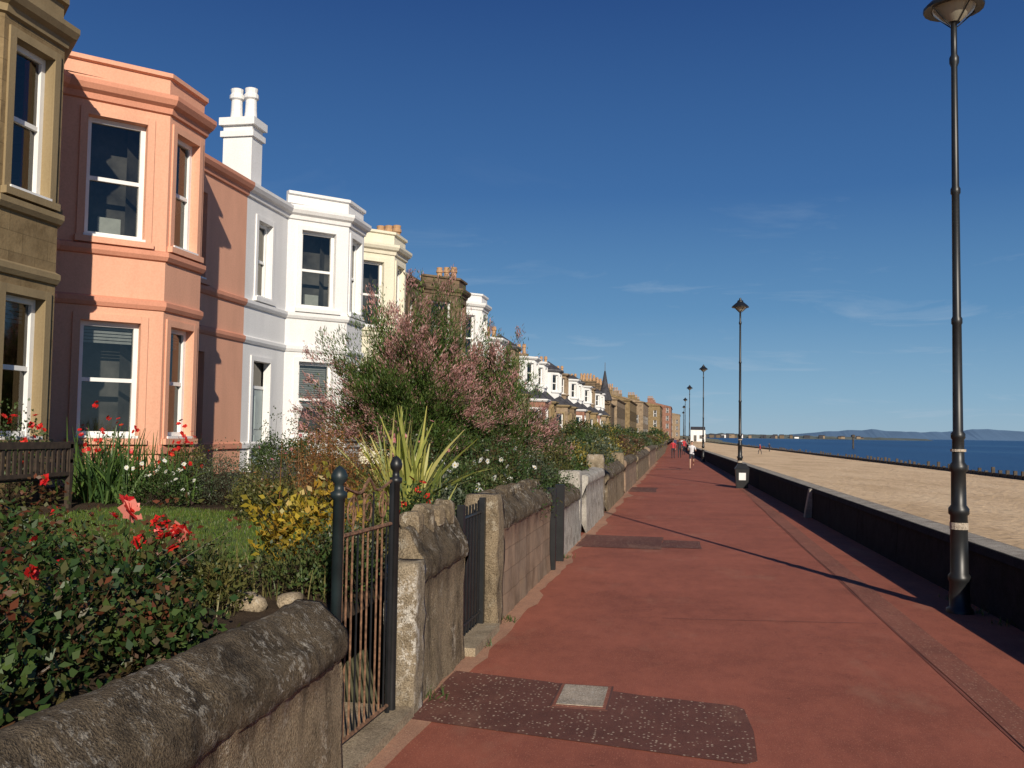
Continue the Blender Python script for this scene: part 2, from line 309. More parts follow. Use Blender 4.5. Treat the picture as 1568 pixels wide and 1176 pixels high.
def houseA(name,y0,y1,bs,wall,trim,roofmat='slate',door=None,kinds=None,surround=None):
    e=empty(name); w=B();t=B();W=B();r=B()
    k=kinds or {}
    pts=[(XW,y0),(XW,bs),(XF,bs+1.3),(XF,bs+2.6),(XW,bs+3.9),(XW,y1)]
    clean=[pts[0]]
    for p in pts[1:]:
        if (Vector(p)-Vector(clean[-1])).length>.05: clean.append(p)
    sr=surround or trim
    for A,C in zip(clean,clean[1:]):
        F,L=frame(A,C); ops=[];kk=[]
        canted=abs(A[0]-C[0])>.1; mid=A[0]==XF and C[0]==XF
        near=canted and C[0]==XF
        if near: ops=[(.42,1.44,1.8,3.9),(.42,1.44,5.4,7.6)]; kk=[k.get('g','c'),k.get('f','')]
        elif canted: ops=[(.42,1.44,1.8,3.9),(.42,1.44,5.4,7.6)];kk=['','']
        elif mid: ops=[(.22,1.06,1.8,3.9),(.22,1.06,5.4,7.6)];kk=['c',k.get('fm','curtain')]
        elif L>1.6 and door is not None:
            d=door-A[1]
            ops=[(d-.5,d+.5,1.0,3.75),(d-.42,d+.42,5.4,7.4)];kk=['door','curtain']
        wallpanel(w,F,L,.5,8.1,ops,wall)
        for o,q in zip(ops,kk): window(F,o,W,t,sr,q)
    t.sweep(clean,[(0,1.50),(.05,1.52),(.05,1.64),(0,1.68)],trim)
    t.sweep(clean,[(0,4.16),(.035,4.17),(.07,4.24),(.07,4.32),(0,4.36)],trim)
    t.sweep(clean,[(0,5.08),(.05,5.1),(.09,5.17),(.09,5.25),(0,5.285)],trim)
    t.sweep(clean,[(0,7.86),(.05,7.88),(.07,7.98),(.15,8.03),(.20,8.12),(.20,8.2),(.0,8.24)],trim)
    bp=[p for p in clean if bs-.01<=p[1]<=bs+3.91]
    t.sweep(bp,[(-.03,8.12),(-.03,8.56),(.04,8.58),(.04,8.66),(-.16,8.67),(-.16,8.3)],wall if wall in('white','orange','cream') else trim)
    r.face([(XW,bs,8.32),(XF-.1,bs+1.3,8.32),(XF-.1,bs+2.6,8.32),(XW,bs+3.9,8.32)],'lead')
    t.box(XW-.2,XW-.002,y0,y1,8.09,8.3,trim)
    r.face([(XW-.18,y0,8.1),(XW-.18,y1,8.1),(XW-4.6,y1,9.5),(XW-4.6,y0,9.5)],roofmat); r.face([(XW-4.6,y0,9.5),(XW-4.6,y1,9.5),(XW-9,y1,8.1),(XW-9,y0,8.1)],roofmat)
    for yy in (y0+.003,y1-.003):
        w.face([(XW-.002,yy,.5),(XW-9,yy,.5),(XW-9,yy,8.1),(XW-4.6,yy,9.48),(XW-.2,yy,8.1),(XW-.002,yy,8.1)],wall)
    w.face([(XW-9,y0,.5),(XW-9,y1,.5),(XW-9,y1,8.1),(XW-9,y0,8.1)],wall)
    w.obj('walls',e);t.obj('trim',e);W.obj('windows_and_door',e);r.obj('roof',e); return e
e=houseA('brown_stone_house',6.6,14.15,10.1,'brown','browntrim',door=8.2,kinds={'fm':'redcurtain','f':'redcurtain'})
e=houseA('orange_painted_house',14.15,21.55,14.45,'orange','orange_band',door=19.1,kinds={'g':'c','f':'plantpot','fm':''},surround='orange')
e=houseA('white_painted_house',21.55,28.1,24.0,'white','white',door=22.6,kinds={'g':'blind','f':'plantpot'})
c=B(); chimney(c,-11.75,-10.95,22.0,22.6,8.2,10.0,'white',2,'white'); c.obj('chimney',e)
e=houseA('cream_painted_house',28.1,35.0,28.35,'cream','cream',door=34,kinds={'g':'','f':''})
c=B(); chimney(c,-11.95,-10.95,34.6,35.2,8.2,9.2,'cream',3); c.obj('chimney',e)
e=houseA('dark_stone_house',35,42,37.6,'brown2','brown2',door=36.2)
def houseB(name,y0,y1,bs,wall,trim,dcol='white',hip=0,chim=True,rp=3):
    e=empty(name); w=B();t=B();W=B();r=B()
    clean=[(XW,y0),(XW,bs),(XF,bs+1.0),(XF,bs+2.5),(XW,bs+3.5),(XW,y1)]
    for A,C in zip(clean,clean[1:]):
        F,L=frame(A,C); ops=[]
        if L>1.2: ops=[(L/2-.42,L/2+.42,1.8,3.7)]
        wallpanel(w,F,L,.5,4.3,ops,wall)
        for o in ops: window(F,o,W,t,trim,random.choice(['','c','curtain']))
    t.sweep(clean,[(0,4.2),(.12,4.25),(.2,4.35),(.2,4.42),(0,4.45)],trim)
    for A,C in zip(clean,clean[1:]):
        r.face([(A[0]+.15,A[1],4.42),(C[0]+.15,C[1],4.42),(C[0]-.75,C[1],5.2),(A[0]-.75,A[1],5.2)],'slate')
    r.face([(XW-.6,y0,5.0),(XW-.6,y1,5.0),(XW-2.2,y1,7.3),(XW-2.2,y0,7.3)],'slate')
    r.face([(XW-2.2,y0,7.3),(XW-2.2,y1,7.3),(XW-8,y1,7.6),(XW-8,y0,7.6)],'slate')
    dp=[(XW-1.6,bs+.2),(XF-.75-.55,bs+.2),(XF-.75,bs+.95),(XF-.75,bs+2.55),(XF-1.3,bs+3.3),(XW-1.6,bs+3.3)]
    for A,C in zip(dp,dp[1:]):
        F,L=frame(A,C); ops=[]
        if .8<L<2 and C[0]>XW-1: ops=[(L/2-.34,L/2+.34,5.55,6.95)]
        wallpanel(w,F,L,4.9,7.25,ops,dcol)
        for o in ops: window(F,o,W,t,dcol,'c')
    t.sweep(dp,[(0,7.15),(.12,7.2),(.2,7.3),(.2,7.4),(0,7.42)],'lead' if hip else dcol)
    r.face([(p[0],p[1],7.42) for p in dp],'lead')
    cx=(XF-1.8);cy=bs+1.75
    if hip:
        for A,C in zip(dp,dp[1:]): r.face([(A[0]+.1,A[1],7.43),(C[0]+.1,C[1],7.43),(cx,cy,8.2)],'slate')
    for yy in (y0+.003,y1-.003):
        w.face([(XW,yy,.5),(XW-8,yy,.5),(XW-8,yy,7.6),(XW-2.2,yy,7.28),(XW-.6,yy,5.0),(XW,yy,4.4)],wall)
    if chim: chimney(w,XW-4.2,XW-2.8,y1-.6,y1+.05,7,9.0,wall if wall!='white' else 'cream',rp)
    w.obj('walls',e);t.obj('trim',e);W.obj('windows',e);r.obj('roof',e); return e
e=houseA('white_gabled_house',42,48.6,42.2,'white','white',door=47.5)
c=B(); chimney(c,-13.2,-12,48.2,48.9,8.2,10.0,'tan',3); c.obj('chimney',e)
y=48.6
walls=['red','tan','red','brown','tan','brown2','red','tan','brown','red','tan','brown']
for i,wm in enumerate(walls):
    wd=6.3+random.random()*1.0
    houseB({'red':'red_sandstone_cottage','tan':'tan_sandstone_cottage','brown':'brown_sandstone_cottage','brown2':'dark_sandstone_cottage'}[wm],y,y+wd,y+(.4 if i%2 else 2.3),wm,'browntrim' if wm!='red' else 'white',dcol='white' if i%4!=1 else 'tan',hip=(i%3==1),chim=(i%2==0))
    y+=wd
YEND=y
def tenement(name,x0,x1,y0,y1,h,mat,turret=False):
    e=empty(name); w=B();W=B();r=B();t=B()
    F1,L1=frame((x1,y0),(x1,y1)); F2,L2=frame((x0,y0),(x1,y0))
    nf=max(2,int((h-.6)/3.0))
    for F,L in ((F1,L1),(F2,L2)):
        nb=max(1,int(L/2.6)); ops=[]
        for j in range(nf):
            for i in range(nb):
                s=(i+.5)*L/nb; ops.append((s-.5,s+.5,1.6+j*3.0,1.6+j*3.0+1.9))
        ops=[o for o in ops if o[3]<h-.3]
        wallpanel(w,F,L,0,h,ops,mat)
        for o in ops:
            W.lquad(F,[(o[0],-.15,o[2]),(o[1],-.15,o[2]),(o[1],-.15,o[3]),(o[0],-.15,o[3])],'inside')
            W.lbox(F,o[0],o[1],-.14,-.08,(o[2]+o[3])/2-.05,(o[2]+o[3])/2+.05,'frame')
            W.lbox(F,o[0],o[0]+.1,-.14,-.08,o[2],o[3],'frame'); W.lbox(F,o[1]-.1,o[1],-.14,-.08,o[2],o[3],'frame')
    w.face([(x0,y0,0),(x0,y1,0),(x0,y1,h),(x0,y0,h)],mat); w.face([(x0,y1,0),(x1,y1,0),(x1,y1,h),(x0,y1,h)],mat)
    t.sweep([(x0,y0),(x1,y0),(x1,y1)],[(0,h-.3),(.25,h-.1),(.25,h),(0,h+.02)],mat)
    xm=(x0+x1)/2; r.face([(x1+.2,y0,h),(x1+.2,y1,h),(xm,y1,h+1.9),(xm,y0,h+1.9)],'slate'); r.face([(xm,y0,h+1.9),(xm,y1,h+1.9),(x0,y1,h),(x0,y0,h)],'slate')
    w.face([(x0,y0+.004,h),(x1,y0+.004,h),(xm,y0+.004,h+1.9)],mat)
    for yy in (y0+.5,(y0+y1)/2,y1-1.2): chimney(w,xm-1,xm+1,yy,yy+.8,h+.8,h+3.1,mat,4)
    if turret:
        w.lathe(x1-.6,y0+1.2,[(.95,0),(.95,h+.4)],12,mat); r.lathe(x1-.6,y0+1.2,[(1.1,h+.4),(.5,h+2.3),(.1,h+4.6)],12,'slate')
        r.lathe(x1-.6,y0+1.2,[(.05,h+4.5),(.04,h+5.8)],5,'lead')
    w.obj('walls',e);W.obj('windows',e);r.obj('roof',e);t.obj('cornice',e)
tenement('turreted_villa',-16,-10.2,YEND+2,YEND+14,6.4,'brown2',True)
tenement('sandstone_tenement',-20,-10,YEND+17,YEND+38,7.6,'tan')
tenement('sandstone_tenement',-22,-9.5,YEND+44,YEND+70,8.4,'brown')
tenement('sandstone_tenement',-24,-8.5,YEND+80,YEND+112,9.4,'tan')
tenement('red_tenement',-24,-6.6,285,320,11.0,'brown')
tenement('red_tenement',-20,-4.2,360,400,13,'red')
tenement('sandstone_tenement',-20,-1.0,450,490,12,'tan')
b=B(); b.box(3,8,330,338,0,4.0,'white'); b.face([(3,330,4),(8,330,4),(8,334,5.2),(3,334,5.2)],'slate'); b.face([(3,334,5.2),(8,334,5.2),(8,338,4),(3,338,4)],'slate'); b.box(4,5,329.97,330.02,0,2.2,'inside'); b.box(6,7,329.97,330.02,1,2.2,'inside'); b.obj('seafront_kiosk')
# ------------------------------------------------------------------ ground, promenade, sea wall, beach, sea
def swx(y):
    P=[(-30,4.55),(0,3.8),(120,.8),(200,.6),(500,3.0),(900,20)]
    for (a,xa),(c,xc) in zip(P,P[1:]):
        if y<=c: return xa+(xc-xa)*(y-a)/(c-a)
    return 20
def lwx(y): return -1.9 if y<110 else -1.9-(y-110)*.012
YS=[-30,-10,0,10,20,30,40,60,80,100,120,150,200,300,400,500,700,900,2000,6000,30000]
def strip(name,cols,mat,YS=YS):
    b=B()
    for ya,yb in zip(YS,YS[1:]):
        ca,cb=cols(ya),cols(yb)
        for i in range(len(ca)-1):
            b.face([(ca[i][0],ya,ca[i][1]),(ca[i+1][0],ya,ca[i+1][1]),(cb[i+1][0],yb,cb[i+1][1]),(cb[i][0],yb,cb[i][1])],mat)
    return b.obj(name,smooth=True)
def clampx(y): return swx(min(y,900))
strip('ground',lambda y:[(-8000,-.02),(-60,-.02),(clampx(y)+.2,-.02),(clampx(y)+.22,-.7),(60,-1.8),(400,-6),(30000,-8)],'ground',[-400]+YS)
strip('promenade',lambda y:[(lwx(y)-.3,.0),(swx(y)+.1,.0)],'tarmac',[y for y in YS if y<=500])
def wl(y): return max(31-.036*y,clampx(y)+8)
strip('sand_beach',lambda y:[(clampx(y)+.3,-.35),(clampx(y)+2,-.45),(wl(y)*.6,-.8),(wl(y),-1.1),(wl(y)+8,-1.5)],'sand',[y for y in YS if y<=2000])
b=B(); b.face([(8,-400,-1.1),(30000,-400,-1.1),(30000,30000,-1.1),(8,30000,-1.1)],'sea'); b.obj('sea')
def flat(name,poly,z,mat):
    b=B(); b.face([(x,y,z) for x,y in poly],mat); return b.obj(name)
def frect(name,x0,x1,y0,y1,z,mat,j=.02):
    n=14; P=[]
    def jj(): return random.uniform(-j,j)
    for k in range(n): P.append((x0+(x1-x0)*k/n,y0+jj()))
    for k in range(n//2): P.append((x1+jj(),y0+(y1-y0)*k/(n//2)))
    for k in range(n): P.append((x1-(x1-x0)*k/n,y1+jj()))
    for k in range(n//2): P.append((x0+jj(),y1-(y1-y0)*k/(n//2)))
    return flat(name,P,z,mat)
b=B(); b.face([(x,y,.005) for x,y in [(-1.86,6.35),(-.9,6.18),(.1,6.0),(.40,5.95),(.47,6.02),(.49,6.6),(.46,7.12),(.40,7.2),(-.3,7.32),(-1.1,7.55),(-1.86,7.7)]],'patch'); b.obj('tarmac_repair_patch')
frect('tarmac_repair_patch',-1.86,-.35,16.6,18.6,.0055,'patch'); frect('tarmac_repair_patch',-.345,.35,16.9,18.1,.0055,'patch',.01)
frect('tarmac_repair_patch',-1.86,-.9,33,36,.0055,'patch'); frect('tarmac_repair_patch',-1.5,.0,55,57,.0055,'strip')
b=B()
for k in range(-4,60):
    ya,yb=k*2.0,k*2.0+2.0
    xs=lambda y: 2.2 - (max(0,y-40)*.018)
    b.face([(xs(ya)+.012*math.sin(ya),ya,.006),(xs(ya)+.30,ya,.006),(xs(yb)+.30,yb,.006),(xs(yb)+.012*math.sin(yb),yb,.006)],'strip')
b.obj('aggregate_drainage_strip')
M['crack']=plain('dark_joint',(.11,.045,.035),.95)
b=B()
def crack(p,q,w=.005,am=.04):
    n=60; pr=None
    for i in range(n+1):
        t=i/n; x=p[0]+(q[0]-p[0])*t+am*noise.noise((t*7+p[0]*3,p[1],0)); y=p[1]+(q[1]-p[1])*t+am*noise.noise((t*7,p[1]*2,4)); c=(x,y)
        if pr:
            dx,dy=c[0]-pr[0],c[1]-pr[1]; l=math.hypot(dx,dy)+1e-6; nx,ny=-dy/l*w,dx/l*w
            b.face([(pr[0]-nx,pr[1]-ny,.0085),(pr[0]+nx,pr[1]+ny,.0085),(c[0]+nx,c[1]+ny,.0085),(c[0]-nx,c[1]-ny,.0085)],'crack')
        pr=c
crack((2.18,3),(2.18,30),.005,.03); crack((-.2,10.4),(2.1,10.7),.005,.03); crack((-1.8,22.5),(2.1,23),.012); crack((-1.8,29),(2,28.6),.013)
b.obj('tarmac_joints')
b=B()
b.box(-.94,-.52,6.85,7.49,.004,.012,'crack'); b.box(-.925,-.535,6.865,7.475,.012,.015,'strip'); b.box(-.90,-.56,6.90,7.44,.015,.020,'manhole'); b.obj('manhole_cover')
M['dust']=tarmac('sandy_tarmac',(.42,.235,.155),(.47,.31,.21),60)
b=B()
ys=np.arange(4.6,70,.3)
for a,c in zip(ys,ys[1:]):
    f=lambda q:max(.03,.19+.24*noise.noise((q*.6,1,0))+.06*noise.noise((q*2.5,1,3)))
    b.face([(-1.93,a,.0045),(-1.9+f(a),a,.0045),(-1.9+f(c),c,.0045),(-1.93,c,.0045)],'dust')
b.obj('sand_drift')
# sea wall
b=B()
ys=[-30]+list(np.arange(-5,120,3.0))+list(range(120,500,20))
for a,c in zip(ys,ys[1:]):
    g=.012 if c<120 else 0
    def X(y,o): return swx(y)+o
    z1=.74
    P=[(X(a+g,0),a+g,-.05),(X(a+g,.42),a+g,-.6),(X(c-g,.42),c-g,-.6),(X(c-g,0),c-g,-.05),(X(a+g,.04),a+g,z1-.1),(X(a+g,.40),a+g,z1-.1),(X(c-g,.40),c-g,z1-.1),(X(c-g,.04),c-g,z1-.1)]
    b.hexa(P,'seawall')
    P=[(X(a+g,.0),a+g,z1-.098),(X(a+g,.44),a+g,z1-.098),(X(c-g,.44),c-g,z1-.098),(X(c-g,.0),c-g,z1-.098),(X(a+g,.03),a+g,z1-.01),(X(a+g,.41),a+g,z1+.0),(X(c-g,.41),c-g,z1),(X(c-g,.03),c-g,z1-.01)]
    b.hexa(P,'seawall' )
    b.face([(X(a+g,.05),a+g,z1-.004),(X(a+g,.39),a+g,z1+.004),(X(c-g,.39),c-g,z1+.004),(X(c-g,.05),c-g,z1-.004)],'seawalltop')
for a,c in zip(ys,ys[1:]):
    b.face([(swx(a)+.02,a,-.05),(swx(c)+.02,c,-.05),(swx(c)+.06,c,.72),(swx(a)+.06,a,.72)],'seawall')
b.obj('sea_wall')
b=B(); yy=24.3; b.hexa([(swx(yy)-.16,yy,0),(swx(yy)+.02,yy,0),(swx(yy)+.02,yy+.3,0),(swx(yy)-.16,yy+.3,0),(swx(yy)-.04,yy,.7),(swx(yy)+.02,yy,.72),(swx(yy)+.02,yy+.3,.72),(swx(yy)-.04,yy+.3,.7)],'seawalltop'); b.obj('sea_wall_buttress')
b=B(); 
yv=60.0
while yv<620:
    x=wl(yv)-2.2; h=random.uniform(.35,.8); b.box(x-.12,x+.12,yv-.12,yv+.12,-1.4,-1.02+h,'groynewood'); 
    yv+=1.1+yv*.006
for k in range(60,620,8):
    b.hexa([(wl(k)-2.27,k,-1.3),(wl(k)-2.13,k,-1.3),(wl(k+8)-2.13,k+8,-1.3),(wl(k+8)-2.27,k+8,-1.3),(wl(k)-2.27,k,-.72),(wl(k)-2.13,k,-.72),(wl(k+8)-2.13,k+8,-.72),(wl(k+8)-2.27,k+8,-.72)],'groynewood')
b.obj('timber_groyne')
b=B(); b.rod((50,290,-1.5),(50,290,2.2),.25,'groynewood'); b.lathe(50,290,[(.0,2.2),(.6,2.3),(.6,2.9),(0,3.1)],8,'groynewood'); b.obj('beach_marker_post')
def ridge(name,pts,base,mat,thick=300):
    b=B()
    for (x0,y0,h0),(x1,y1,h1) in zip(pts,pts[1:]):
        b.face([(x0,y0,base),(x1,y1,base),(x1,y1+thick*.3,h1),(x0,y0+thick*.3,h0)],mat); b.face([(x0,y0+thick*.3,h0),(x1,y1+thick*.3,h1),(x1,y1+thick,base),(x0,y0+thick,base)],mat)
    return b.obj(name,smooth=False)
pts=[]
for k in range(90):
    t=k/89; x=20+t*480; y=1700+t*300; h=2.5+ (4.5+4*noise.noise((k*.35,0,0)))*(1-t)**.8
    pts.append((x,y,max(-1,h)))
ridge('headland',pts,-1.2,'headland',200)
b=B()
for k in range(40):
    t=random.random()**1.8; x=25+t*330; y=1695+t*240; w=random.uniform(4,10); h=random.uniform(2.5,5.5)
    m=random.choice(['tan','slate','slate','brown2','white']); b.box(x,x+w,y,y+8,-1,h,m); b.hexa([(x,y,h),(x+w,y,h),(x+w,y+8,h),(x,y+8,h),(x,y+4,h+2),(x+w,y+4,h+2),(x+w,y+4.1,h+2),(x,y+4.1,h+2)],'slate')
b.obj('distant_harbour_buildings')
pts=[]
for k in range(160):
    t=k/159; x=1300+t*9500; y=13000-t*2500; h=100+130*max(0,noise.noise((k*.05,3,0))+.25)+16*noise.noise((k*.4,7,0)); h*=min(1,t*6+.15); pts.append((x,y,h))
ridge('distant_hills',pts,-2,'hill',2500)
# ------------------------------------------------------------------ garden walls
def wallseg(name,y0,y1,h,hb,face='wallface',cop='coping',x0=-1.9,th=.42,jit=.012,coph=.17,over=.03,step=.06,h1=None,sd=0):
    b=B(); h1=h1 if h1 else h
    n=max(2,int((y1-y0)/step)); ks=th/.42
    def prf(t):
        H=h+(h1-h)*t; R=hb+(h1-h)*t
        return [(o*(ks if o<0 else 1),z,c) for o,z,c in [(.02,-.05,0),(.005,.25*H,0),(0,.6*H,0),(.0,H-coph-.02,0),(over,H-coph,1),(over+.008,H-coph+.05,1),(over,H-.05,1),(over-.015,H-.015,1),(-.03,H+.025,1),(-.09,H+(R-H)*.5,1),(-.15,R-.015,1),(-.21,R,1),(-.28,R-.02,1),(-.35,R-.08,1),(-.40,H-.02,1),(-.43,H-.08,1),(-.42,H-coph,1),(-.42,-.05,0)]]
    rows=[]
    joint=.95
    for i in range(n+1):
        y=y0+(y1-y0)*i/n; row=[]
        dj=abs(((y-y0+sd)%joint)-joint/2); jd=.014*max(0,1-dj/.04)
        for (o,z,c) in prf(i/n):
            nv=noise.noise((o*6+sd,y*3.2,z*5))*jit*1.6+noise.noise((o*20+sd,y*11,z*14))*jit
            nz=noise.noise((o*7+9+sd,y*2.5,z*5))*jit*1.5+noise.noise((o*23,y*13+4,z*14+sd))*jit
            row.append((x0+o+nv-(jd if c and o>-.1 else 0),y,z+(nz if z>.1 else 0)-(jd if c else 0)))
        rows.append(row)
    k=len(rows[0]); pf=prf(0)
    for i in range(n):
        for j in range(k-1):
            b.face([rows[i][j],rows[i+1][j],rows[i+1][j+1],rows[i][j+1]],cop if (pf[j][2] and pf[j+1][2]) else face)
    for row,rev in ((rows[0],1),(rows[-1],0)):
        for j in range(k-1):
            q=[row[j],row[j+1],(x0-.2*ks,row[0][1],.45)]
            b.face(q if rev else q[::-1],face)
    return b.obj(name,smooth=True)
wallseg('garden_wall',-2.5,5.15,.88,1.03,sd=1,step=.04)
wallseg('garden_wall',6.72,8.15,1.08,1.28,sd=5,step=.04,face='wallface',th=.27)
def pier(name,y0,y1,h,mat,x0=-1.9,th=.42):
    b=B(); n=14
    rows=[]
    cx,cy=x0-th/2,(y0+y1)/2
    per=[]; m=6
    for k in range(m): per.append((x0-th+th*k/m,y0))
    for k in range(m): per.append((x0,y0+(y1-y0)*k/m))
    for k in range(m): per.append((x0-th*k/m,y1))
    for k in range(m): per.append((x0-th,y1-(y1-y0)*k/m))
    for i in range(n+1):
        z=-.05+(h+.05)*i/n; row=[]
        sc=1.0 if i<n else .9
        for (x,y) in per:
            nn=noise.noise((x*9,y*9,z*6))*.022
            row.append((cx+(x-cx)*(sc)+nn,cy+(y-cy)*sc+nn,z))
        rows.append(row)
    K=len(per)
    for i in range(n):
        for j in range(K): b.face([rows[i][j],rows[i][(j+1)%K],rows[i+1][(j+1)%K],rows[i+1][j]],mat)
    b.face(rows[-1],mat); return b.obj(name,smooth=True)
pier('gate_pier',6.42,6.70,1.06,M['pier'],-1.85,.22)
pier('gate_pier',9.35,9.68,1.36,M['wallface'],-1.84,.36)
wallseg('garden_wall',9.70,13.6,1.14,1.30,face='rubble',sd=8)
wallseg('garden_wall',14.7,17.6,.96,1.08,face='whitewall',cop='coping',sd=11)
pier('gate_pier',17.65,18.0,1.3,M['whitewall'])
wallseg('garden_wall',18.9,23.0,1.15,1.2,face='whitewall',cop='whitewall',sd=13)
pier('gate_pier',23.02,23.4,1.5,M['pier'])
wallseg('garden_wall',24.3,31,1.0,1.15,sd=15,step=.15); pier('gate_pier',31.02,31.4,1.4,M['wallface'])
wallseg('garden_wall',32.2,40,1.1,1.2,face='rubble',sd=18,step=.2); wallseg('garden_wall',41,55,1.05,1.2,sd=19,step=.3)
wallseg('garden_wall',56,70,1.2,1.3,face='rubble',sd=20,step=.4); wallseg('garden_wall',71,110,1.15,1.25,sd=21,step=.6)
b=B(); 
for a in range(110,440,30): b.hexa([(lwx(a)-.4,a,0),(lwx(a),a,0),(lwx(a+30),a+30,0),(lwx(a+30)-.4,a+30,0),(lwx(a)-.4,a,1.2),(lwx(a),a,1.2),(lwx(a+30),a+30,1.2),(lwx(a+30)-.4,a+30,1.2)],'wallface')
b.obj('garden_wall')
def rock(b,cx,cy,cz,rx,ry,rz,mat,sd):
    seg=9;rings=6
    P=[]
    for i in range(rings+1):
        th=math.pi*i/rings
        for k in range(seg):
            ph=2*math.pi*k/seg; v=Vector((math.sin(th)*math.cos(ph),math.sin(th)*math.sin(ph),math.cos(th)))
            f=1+.22*noise.noise(v*1.7+Vector((sd,0,0)))
            v=Vector([math.copysign(abs(q)**.7,q) for q in v])
            P.append((cx+v.x*rx*f,cy+v.y*ry*f,cz+v.z*rz*f))
    for i in range(rings):
        for k in range(seg): b.face([P[i*seg+k],P[(i+1)*seg+k],P[(i+1)*seg+(k+1)%seg],P[i*seg+(k+1)%seg]],mat)
b=B()
for k,(yy,s) in enumerate([(6.98,.11),(7.27,.13),(7.62,.14),(7.94,.12)]): rock(b,-2.05,yy,1.29,.10,s,.10+.03*(k%2),'wallface',k*3.1)
for k in range(11): rock(b,-2.10,9.9+k*.33,1.27,.1,.15,.07+.04*random.random(),'coping',k*2.3+40)
b.obj('coping_stones',smooth=False)
def ball_post(b,x,y,z0,z1,r,mat):
    b.lathe(x,y,[(r*1.1,z0),(r,z0+.2),(r,z1-.16),(r*1.5,z1-.15),(r*1.5,z1-.12),(r*.9,z1-.11),(r*.8,z1-.07),(r*1.4,z1-.05),(r*1.5,z1-.02),(r*1.1,z1+.01),(r*.5,z1+.03),(0,z1+.04)],12,mat)
g=empty('wrought_iron_gate'); b=B()
ball_post(b,-2.02,5.32,.0,1.75,.034,'greeniron'); ball_post(b,-1.98,6.32,.0,1.79,.030,'blackpaint'); b.obj('gate_posts',g,True)
b=B()
ya,yb=5.38,6.24
def gx(y): return -2.02+(y-5.32)*.04
b.rod((gx(ya),ya,.12),(gx(yb),yb,.12),.014,'rust'); b.rod((gx(ya),ya,1.36),(gx(yb),yb,1.36),.014,'rust')
b.rod((gx(ya),ya,.08),(gx(ya),ya,1.66),.015,'rust'); b.rod((gx(yb),yb,.05),(gx(yb),yb,1.68),.018,'blackpaint')
n=10
for k in range(1,n):
    y=ya+(yb-ya)*k/n; b.rod((gx(y),y,.12),(gx(y),y,1.36 if k%2 else 1.6),.007,'rust' if k%3 else 'blackpaint')
for k in range(3):
    y0=ya+.16+k*.27; pr=None
    for j in range(22):
        t=j/21*2*math.pi*1.5; rr=.11*(1-j/30); p=(gx(y0),y0+rr*math.cos(t),1.49+rr*math.sin(t))
        if pr: b.rod(pr,p,.006,'rust',4)
        pr=p
pr=None
for j in range(17):
    t=j/16; y=ya+(yb-ya)*t; p=(gx(y),y,1.66-.07*math.sin(math.pi*t)+.10*math.exp(-((t-.5)/.1)**2))
    if pr: b.rod(pr,p,.010,'rust',5)
    pr=p
b.obj('gate_leaf',g)
g=empty('black_garden_gate'); b=B()
for yy in np.arange(8.25,9.3,.13): b.rod((-2.0,yy,.1),(-2.0,yy,1.3),.012,'blackpaint')
b.rod((-2.0,8.2,.2),(-2.0,9.3,.2),.018,'blackpaint'); b.rod((-2.0,8.2,1.2),(-2.0,9.3,1.2),.018,'blackpaint'); b.box(-1.99,-1.93,8.2,8.28,0,1.34,'blackpaint'); b.box(-2.02,-1.96,9.26,9.33,0,1.34,'blackpaint'); b.box(-2.02,-2.0,8.3,9.25,.12,1.18,'blackpaint'); b.obj('gate_leaf',g)
g=empty('black_panel_gate'); b=B(); b.box(-2.0,-1.96,13.7,14.6,.1,1.1,'blackpaint'); b.box(-1.96,-1.82,13.62,13.72,0,1.2,'blackpaint'); b.box(-1.96,-1.82,14.58,14.68,0,1.2,'blackpaint')
for zz in (.2,.6,1.0): b.box(-1.955,-1.93,13.73,14.57,zz,zz+.07,'blackpaint')
b.obj('gate_leaf',g)
b=B(); b.box(-2.4,-1.84,5.18,6.41,-.05,.07,'path'); b.box(-2.3,-1.80,8.2,9.32,-.05,.08,'path'); b.obj('gate_threshold_stone')
b=B(); b.box(-2.9,-2.41,5.2,6.5,0,.3,'path'); b.box(-3.3,-2.8,5.2,6.4,.0,.55,'path'); b.obj('garden_steps')
# ------------------------------------------------------------------ garden ground
def gz(x,y): 
    t=min(1,max(0,(-2.3-x)/8)); return .72+.22*t+.035*noise.noise((x*.9,y*.9,0))+.015*noise.noise((x*4,y*4,2))
def grid(name,x0,x1,y0,y1,st,mat,dz=0,edge=0):
    nx=int((x1-x0)/st);ny=int((y1-y0)/st); v=[];f=[]
    for j in range(ny+1):
        for i in range(nx+1):
            x=x0+(x1-x0)*i/nx;y=y0+(y1-y0)*j/ny; v.append((x,y,gz(x,y)+dz))
    for j in range(ny):
        for i in range(nx):
            cx=x0+(x1-x0)*(i+.5)/nx; cy=y0+(y1-y0)*(j+.5)/ny
            if edge and (min(cx-x0,x1-cx,cy-y0,y1-cy)<.25+.25*noise.noise((cx*1.5,cy*1.5,5))): continue
            a=j*(nx+1)+i; f.append((a,a+1,a+nx+2,a+nx+1))
    me=bpy.data.meshes.new(name); me.from_pydata(v,[],f); me.materials.append(M[mat]); me.polygons.foreach_set('use_smooth',[True]*len(f)); o=bpy.data.objects.new(name,me); COL.objects.link(o); return o
grid('garden_soil',-10.9,-2.25,-4,45,.2,'soil')
b=B(); b.face([(-10.9,45,.85),(-2.25,45,.75),(-2.25,420,.75),(-10.9,420,.85)],'soil'); b.obj('garden_soil')
M['lawn']=plain('lawn_green',(.06,.10,.02),.9,var=.4,scale=9)
grid('lawn',-8.0,-3.7,6.9,12.4,.12,'lawn',.008,1)
